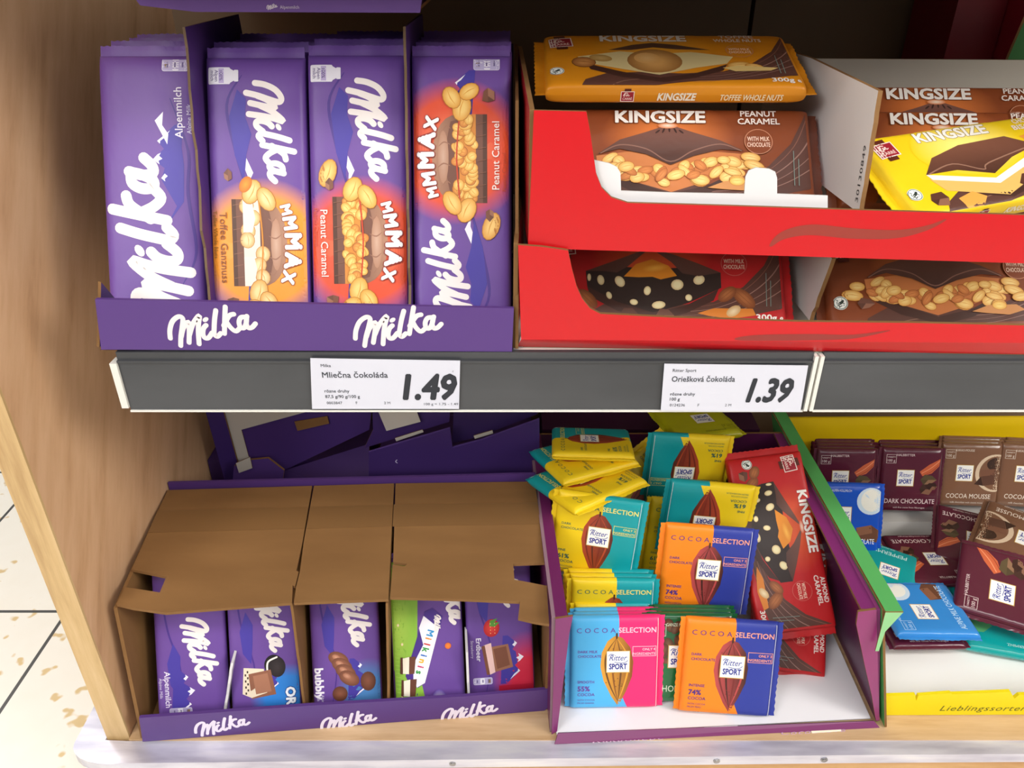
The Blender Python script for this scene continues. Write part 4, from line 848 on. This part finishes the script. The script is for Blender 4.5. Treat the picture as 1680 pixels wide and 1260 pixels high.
# ------------------------------------------------------------------ empty purple cartons stacked behind the brown box
def hull(t, x0, x1, y0, y1, z1, yaw):
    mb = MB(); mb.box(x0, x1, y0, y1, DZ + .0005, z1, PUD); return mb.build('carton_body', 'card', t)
FY = .235
t = empty('carton', tuple(P(480, 790, Y=FY)), 'empty purple carton with white taped strip leaning behind the brown box, left', 'carton')
f = lambda y: (lambda px, py: P(px, py, Y=y))
g = f(FY)
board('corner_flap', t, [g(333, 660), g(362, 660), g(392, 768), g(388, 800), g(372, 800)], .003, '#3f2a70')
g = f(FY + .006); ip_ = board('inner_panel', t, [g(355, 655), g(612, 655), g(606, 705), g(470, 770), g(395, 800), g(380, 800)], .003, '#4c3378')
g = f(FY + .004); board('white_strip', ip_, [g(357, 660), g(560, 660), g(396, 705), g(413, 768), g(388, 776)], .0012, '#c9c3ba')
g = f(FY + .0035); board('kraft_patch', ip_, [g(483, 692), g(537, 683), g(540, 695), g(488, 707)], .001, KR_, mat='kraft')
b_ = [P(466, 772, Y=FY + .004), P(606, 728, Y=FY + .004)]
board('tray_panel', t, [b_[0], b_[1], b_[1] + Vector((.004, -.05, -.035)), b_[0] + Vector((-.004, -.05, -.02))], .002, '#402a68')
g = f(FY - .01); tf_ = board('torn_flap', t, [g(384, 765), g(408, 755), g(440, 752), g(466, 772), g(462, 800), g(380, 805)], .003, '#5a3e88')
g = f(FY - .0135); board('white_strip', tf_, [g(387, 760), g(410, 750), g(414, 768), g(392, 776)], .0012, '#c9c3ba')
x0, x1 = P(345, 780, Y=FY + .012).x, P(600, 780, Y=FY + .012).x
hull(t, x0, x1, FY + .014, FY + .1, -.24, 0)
t = empty('carton', tuple(P(740, 790, Y=FY - .02)), 'empty purple carton with a thumb slot behind the brown box, right', 'carton')
g = f(FY - .03); O = g(605, 742); a = Art(); x_, y_ = mm(O, g(650, 757)); a.stroke([(x_ + 1, y_ - 2), (x_ - .6, y_), (x_ + 1, y_ + 2)], .9, '#c9bfe0')
board('front_panel', t, [g(605, 742), g(738, 703), g(742, 735), g(790, 722), g(885, 688), g(885, 815), g(605, 815)], .003, '#402a68', ce='#5c4490', art=a, frame=(O, X, -Zv))
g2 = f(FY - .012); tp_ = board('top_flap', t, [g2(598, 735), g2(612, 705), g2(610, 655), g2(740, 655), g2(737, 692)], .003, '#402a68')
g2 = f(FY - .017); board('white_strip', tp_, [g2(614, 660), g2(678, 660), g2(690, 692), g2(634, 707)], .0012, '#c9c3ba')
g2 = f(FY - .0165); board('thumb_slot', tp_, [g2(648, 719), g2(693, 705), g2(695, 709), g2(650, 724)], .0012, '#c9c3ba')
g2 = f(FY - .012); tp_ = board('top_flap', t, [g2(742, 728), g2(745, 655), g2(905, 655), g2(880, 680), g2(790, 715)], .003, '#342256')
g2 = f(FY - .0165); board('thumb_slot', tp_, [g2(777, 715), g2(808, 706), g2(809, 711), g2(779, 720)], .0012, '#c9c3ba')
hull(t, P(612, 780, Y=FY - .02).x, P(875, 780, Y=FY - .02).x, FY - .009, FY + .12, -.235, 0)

# ------------------------------------------------------------------ plum tray of square bars
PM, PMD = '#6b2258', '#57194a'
ZT = -.209
FL, FR = P(910, 1221, Z=DZ + .001), P(1440, 1194, Z=DZ + .001)
flt, blt, frt, brt = P(911, 1012, Z=ZT), P(872, 714, Z=ZT), P(1438, 1000, Z=ZT), P(1284, 712, Z=ZT)
t = empty('display_tray', tuple((FL + FR) / 2 + Vector((0, .12, 0))), 'plum display tray with white floor holding square chocolate bars', 'carton')
FRi = P(1437, 1183, Z=DZ + .0015); BRi = Vector((brt.x + (FRi.x - frt.x), brt.y, DZ + .0015))
gnd = lambda p: Vector((p.x, p.y, DZ + .0015))
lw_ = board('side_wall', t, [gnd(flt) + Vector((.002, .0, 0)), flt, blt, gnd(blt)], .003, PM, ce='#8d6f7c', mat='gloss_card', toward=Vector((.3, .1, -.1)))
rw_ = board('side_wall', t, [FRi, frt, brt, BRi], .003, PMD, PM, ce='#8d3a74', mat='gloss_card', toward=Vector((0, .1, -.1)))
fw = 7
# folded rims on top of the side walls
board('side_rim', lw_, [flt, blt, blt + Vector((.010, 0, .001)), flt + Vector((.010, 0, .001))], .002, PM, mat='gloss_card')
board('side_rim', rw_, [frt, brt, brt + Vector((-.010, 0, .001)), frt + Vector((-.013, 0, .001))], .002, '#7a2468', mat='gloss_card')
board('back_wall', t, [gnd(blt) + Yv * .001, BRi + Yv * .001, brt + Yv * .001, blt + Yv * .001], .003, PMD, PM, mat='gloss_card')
board('front_post', t, [flt + Vector((0, -.0025, 0)), P(940, 1011, Y=flt.y - .0025), P(934, 1040, Y=flt.y - .0025), P(914, 1200, Y=flt.y - .0025), P(905, 1205, Y=flt.y - .0025)], .002, '#7d2c68', mat='gloss_card')
pq = through(frt + Vector((0, -.0025, 0)), FRi + Vector((0, -.0025, 0)), frt + Vector((.1, -.0025, 0)))
board('front_post', t, [pq.at(*p) for p in ((1438, 1000), (1408, 1004), (1405, 1025), (1419, 1093), (1430, 1140), (1437, 1182), (1443, 1182))], .002, '#8d2c6a', mat='gloss_card')
i1, i2 = gnd(flt) + Vector((.003, -.004, .0)), gnd(frt) + Vector((-.003, -.004, .0))
tf_ = board('tray_floor', t, [FL + Vector((.002, .008, .003)), FR + Vector((-.004, .008, .003)), BRi + Vector((-.004, -.003, .002)), gnd(blt) + Vector((.003, -.003, .002))], .0012, '#f0eef1', ce='#c9c6cc')
axp = (FR - FL).normalized()
lt0, lt1 = P(916, 1203, Z=DZ + .0065), P(1434, 1183, Z=DZ + .0065)
pf = through(lt0, lt1, FL); dnp = (pf.n.cross(axp)).normalized(); dnp = dnp if dnp.z < 0 else -dnp
O = lt0; a = Art()
def pm(px, py): d_ = pf.at(px, py) - O; return (d_.dot(axp) * 1000, d_.dot(dnp) * 1000)
x_, y2 = pm(972, 1219); a.text('Kakaoliebe', x_, y2, 3.6, '#c9a9c0', shear=.2, width=(pm(1090, 1219)[0] - x_), spacing=1.1)
x_, y2 = pm(1283, 1206); a.text('Cocoa love', x_, y2, 3.4, '#b48aa8', shear=.2, width=(pm(1390, 1206)[0] - x_), spacing=1.1)
q = [pm(*p) for p in ((1331, 1193), (1383, 1190), (1381, 1200), (1333, 1203))]; a.poly(q, '#e0d4bc')
q = [pm(*p) for p in ((1156, 1193), (1211, 1190), (1212, 1201), (1157, 1204))]; a.poly(q, '#c6bcc4')
board('front_lip', t, [lt0, lt1, FR + Vector((.002, 0, 0)), FL], .003, '#7c3a68', ce='#7c3a68', mat='gloss_card', art=a, frame=(O, axp, dnp))
zf = DZ + .0058; fl_ = lambda px, py: P(px, py, Z=zf)
a = Art(); O = P(1140, 1150, Z=DZ + .0045); q1 = P(1205, 1168, Z=DZ + .0045); w_ = (q1.x - O.x) * 1000; h_ = -(q1.y - O.y) * 1000
a.frame(0, 0, w_, h_, .8, '#23264f'); a.text('SPORT', w_ / 2, h_ * .62, 7, '#23264f', 'C', bold=.05, width=w_ * .8)
board('printed_square', tf_, [O, Vector((O.x + w_ * .001, O.y, O.z)), Vector((O.x + w_ * .001, O.y - h_ * .001, O.z)), Vector((O.x, O.y - h_ * .001, O.z))], .0004, '#f0eef1', ce='#dcd9df', art=a, frame=(O, X, -Yv))

G2 = 'square bars in the plum tray'
def sq(kind, c, e, yaw, lab, roll=0, scale=1.0, lean=0): return bar(kind, c, e, yaw, roll, lab, G2, scale, lean)
def std(kind, x, y, foot, e, yaw, lab, roll=0, scale=1.0):   # standing on its lower edge at height `foot`
    hl = .044 * scale; return sq(kind, Vector((x, y, foot)) + slope(e, yaw) * hl, e, yaw, lab, roll, scale)
FT = -.3465
std('cocoa_orange', .1955, -.0075, FT + .002, 70, -3, 'orange and navy square bar lowest at the front of the plum tray', -1.5, 1.05)
sq('cocoa_orange', (.1841, .0800, -.2510), 77, -4, 'orange and navy square bar above the other one, mid tray', -2, 1.05)
std('cocoa_pink', .0946, .001, FT, 71, 1, 'sky blue and pink square bar at the front left of the plum tray', 0, 1.04)
std('cocoa_pink', .0955, .0105, FT, 70, 1, 'sky blue and pink square bar, second behind the front one', 0, .985)
std('cocoa_pink', .0960, .0195, FT, 69, 1, 'sky blue and pink square bar, third behind the front one', 0, .945)
std('cocoa_yellow', .0960, .0290, FT, 68, 1, 'yellow and teal square bar just behind the pink and blue row', 0, .92)
sq('cocoa_yellow', (.0955, .0580, -.2930), 79, -1, 'yellow and teal square bar half hidden below the upright yellow bar', 0)
sq('cocoa_yellow', (.0945, .0660, -.2960), 76, -1, 'yellow and teal square bar showing a thin top edge, fifth in the left row', 0)
sq('cocoa_yellow', (.0935, .0740, -.2985), 74, -1, 'yellow and teal square bar showing a thin top edge, sixth in the left row', 0)
sq('cocoa_yellow', (.0800, .0990, -.2265), 82, -8, 'yellow and teal square bar standing tall at the left of the plum tray', -4, 1.03)
for i in range(3):
    std('sq_green', .1630 + .003 * i, .0075 + .0092 * i, FT, 70 - .6 * i, -1, ['green whole almond square bar right behind the lowest orange bar', 'green whole almond square bar, second behind the lowest orange bar', 'green whole almond square bar, third behind the lowest orange bar'][i], 0, 1.0 - .042 * i)
sq('cocoa_yellow', (.1780, .1400, -.2640), 78, -2, 'yellow square bar peeping out left of the upper orange bar', -4)
sq('cocoa_yellow', (.1925, .1255, -.2285), 90, -6, 'upside-down teal and yellow square bar resting on the upper orange bar', 178, 1.03)
sq('cocoa_yellow', (.1800, .1760, -.2050), 88, -2, 'upside-down teal and yellow square bar, highest in the middle of the tray', 178)
sq('cocoa_navy', (.1500, .1860, -.2280), 62, 0, 'yellow and navy square bar leaning in the gap behind the stack', -52)
G = .9
def flat(kind, px, py, Z, e, yaw, roll, lab, scale=G): return sq(kind, P(px, py, Z=Z), e, yaw, lab, roll, scale)
flat('cocoa_yellow', 971, 721, -.1730, -12, -3, 90, 'yellow and teal square bar lying on top of the tilted stack at left', .93)
flat('cocoa_yellow', 957, 745, -.1800, -8, 24, 90, 'yellow and teal square bar lying in the middle of the tilted stack at left', .96)
flat('cocoa_yellow', 962, 783, -.1860, -8, 33, 90, 'yellow and teal square bar lying lowest in the tilted stack at left', 1.0)
flat('sq_lime', 1140, 686, -.1900, -6, 12, 180, 'lime yellow square bar lying on the rear of the plum tray', .95)
bar('king_almond', (.2640, .1120, -.2400), 47, 3, -92.5, 'big red almond caramel bar standing on end at the right of the plum tray', None, .985, -10)
bar('king_almond', (.2800, .1010, -.2880), 43, 0, -98, 'red bar peeping out below the big red bar', None, .95, 0)
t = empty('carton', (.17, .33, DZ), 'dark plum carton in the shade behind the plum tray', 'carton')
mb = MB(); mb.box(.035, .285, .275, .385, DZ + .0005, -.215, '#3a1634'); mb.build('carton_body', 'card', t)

# ------------------------------------------------------------------ green and yellow carton at the right
GZ = -.205; GR, YL = '#56aa5c', '#ecd50c'
gft, gbt = P(1452, 982, Z=GZ), P(1303, 694, Z=GZ); gfl = P(1443, 1000, Z=GZ)
t = empty('display_tray', tuple(P(1600, 1130, Z=DZ)), 'white lined carton with green side and yellow front lip at the right', 'carton')
xo = frt.x + .0045
gx0 = xo
GF, GB = Vector((gx0, -.012, GZ)), Vector((gx0, .30, GZ))
gsl = Vector((FRi.x - frt.x + .003, 0, 0))
gw_ = board('side_wall', t, [gnd(GF) + gsl, GF, GB, gnd(GB) + gsl], .002, '#dcd9d4', GR, toward=Vector((1, .1, -.2)))
rw = .0135
sr_ = board('side_rim', gw_, [GF + Vector((-.001, -.004, .001)), GF + Vector((rw, -.004, .001)), GB + Vector((rw, 0, .001)), GB + Vector((-.001, 0, .001))], .002, GR, toward=Vector((.3, .1, 1)))
board('rim_fold', gw_, [GF + Vector((-.001, -.0042, .0)), GF + Vector((rw, -.0042, .0)), GF + Vector((.004, -.0042, -.022)), GF + Vector((.004, -.0042, -.045)), GF + Vector((.001, -.0042, -.045))], .001, '#8fc98c')
board('back_wall', t, [P(1288, 686, Y=.315), P(1780, 684, Y=.315), P(1780, 850, Y=.315), P(1288, 850, Y=.315)], .003, '#eec80a', ce='#eec80a')
board('tray_floor', t, [(gx0 + .036, .004, DZ + .004), (.75, .004, DZ + .004), (.75, .313, DZ + .004), (gx0 + .036, .313, DZ + .004)], .001, '#f3f1ec', ce='#c9c6c2')
ST = -.326
stp = [P(1440, 856, Z=ST), P(1780, 856, Z=ST)]; ys = stp[0].y
mb = MB(); mb.box(gx0 + .032, .75, ys, .313, DZ + .0045, ST, '#d9d6d2'); mb.build('card_step', 'card', t)
yl = Vector((gx0 + .001, .000, 0)); Ly = .001
O = P(1446, 1135, Y=Ly); a = Art(); x_, y2 = mm(O, P(1541, 1166, Y=Ly)); a.text('Lieblingssorten', x_, y2, 7.5, '#55581c', shear=.25, width=80, spacing=1.1)
q = [P(1444, 1142, Y=Ly), P(1502, 1140, Y=Ly), P(1503, 1150, Y=Ly), P(1507, 1141, Y=Ly), P(1560, 1137, Y=Ly), P(1562, 1139, Y=Ly), P(1658, 1135, Y=Ly), P(1664, 1146, Y=Ly), P(1672, 1140, Y=Ly), P(1790, 1136, Y=Ly), P(1790, 1172, Y=Ly), P(1444, 1179, Y=Ly)]
for p_ in q[-2:]: p_.z = max(p_.z, DZ + .0006)
board('front_lip', t, q, .003, YL, ce=YL, art=a, frame=(O, X, -Zv))
G3, S3 = 'square bars in the white carton', .88
def sr(kind, px, py, e, yaw, lab, Y=None, Z=None, roll=0, scale=S3, lean=0): return bar(kind, P(px, py, Y=Y, Z=Z), e, yaw, roll, lab, G3, scale, lean)
E3 = 70
sr('sq_plum', 1495, 788, E3, -2, 'plum dark chocolate bar standing in the middle of the back row', Y=.262)
for i in range(4): sr('sq_plum', 1490 - i * 2, 783 - i * 6 + 2, E3, -2, f'plum bar, {ORD[i + 1]} behind the upright dark chocolate bar', Y=.275 + i * .0115)
for i in range(5): sr('sq_plum', 1388 - i * 2, 785 - i * 6 + 4, E3, -1, f'plum bar standing behind the green carton side, {ORD[i]} of the left row', Y=.264 + i * .0115)
for i in range(3): sr('sq_mousse', 1592, 780 - i * 6, E3, -3, ['light brown cocoa mousse bar standing right of the plum bar', 'light brown bar standing second behind the cocoa mousse front bar', 'light brown bar standing third behind the cocoa mousse front bar'][i], Y=.272 + i * .0115)
for i in range(3): sr('sq_mousse', 1690 + i * 3, 782 - i * 5, E3, -6, ['light brown bar at the right picture edge, back row', 'light brown bar, second at the right picture edge', 'light brown bar, third at the right picture edge'][i], Y=.268 + i * .0115)
sr('sq_blue', 1392, 850, 66, -3, 'bright blue alpine milk bar standing beside the green carton side', Y=.205, scale=.9)
sr('sq_plum', 1590, 880, 18, -24, 'plum bar leaning against the white step', Z=-.310, roll=180, scale=.85)
sr('sq_plum', 1522, 914, 2, -3, 'plum bar lying flat and upside down in front of the white step', Z=-.322, roll=184)
sr('sq_teal', 1448, 930, 2, 0, 'teal peppermint bar lying flat beside the green carton side', Z=-.322, roll=150)
sr('sq_sky', 1515, 995, -2, -3, 'sky blue bar lying askew near the front left of the white carton', Z=-.314, roll=92, scale=.92)
sr('sq_plum', 1497, 1008, 0, -1, 'plum bar lying under the sky blue bar', Z=-.329, roll=2, scale=.92)
sr('sq_teal', 1640, 1012, 3, -6, 'teal bar lying flat in front at the right picture edge', Z=-.334, roll=172, scale=1.05)
sr('sq_plum', 1651, 962, 24, -27, 'plum dark chocolate bar turned sideways above the teal bar', Z=-.298, roll=90, scale=1.0)
sr('sq_mousse', 1674, 878, 8, -38, 'brown mousse bar lying upside down at the right picture edge', Z=-.285, roll=180, scale=.98)
for k_, o_ in PROTO.items():
    if k_ not in USED:
        for ch in list(o_.children): bpy.data.objects.remove(ch)
        bpy.data.objects.remove(o_)
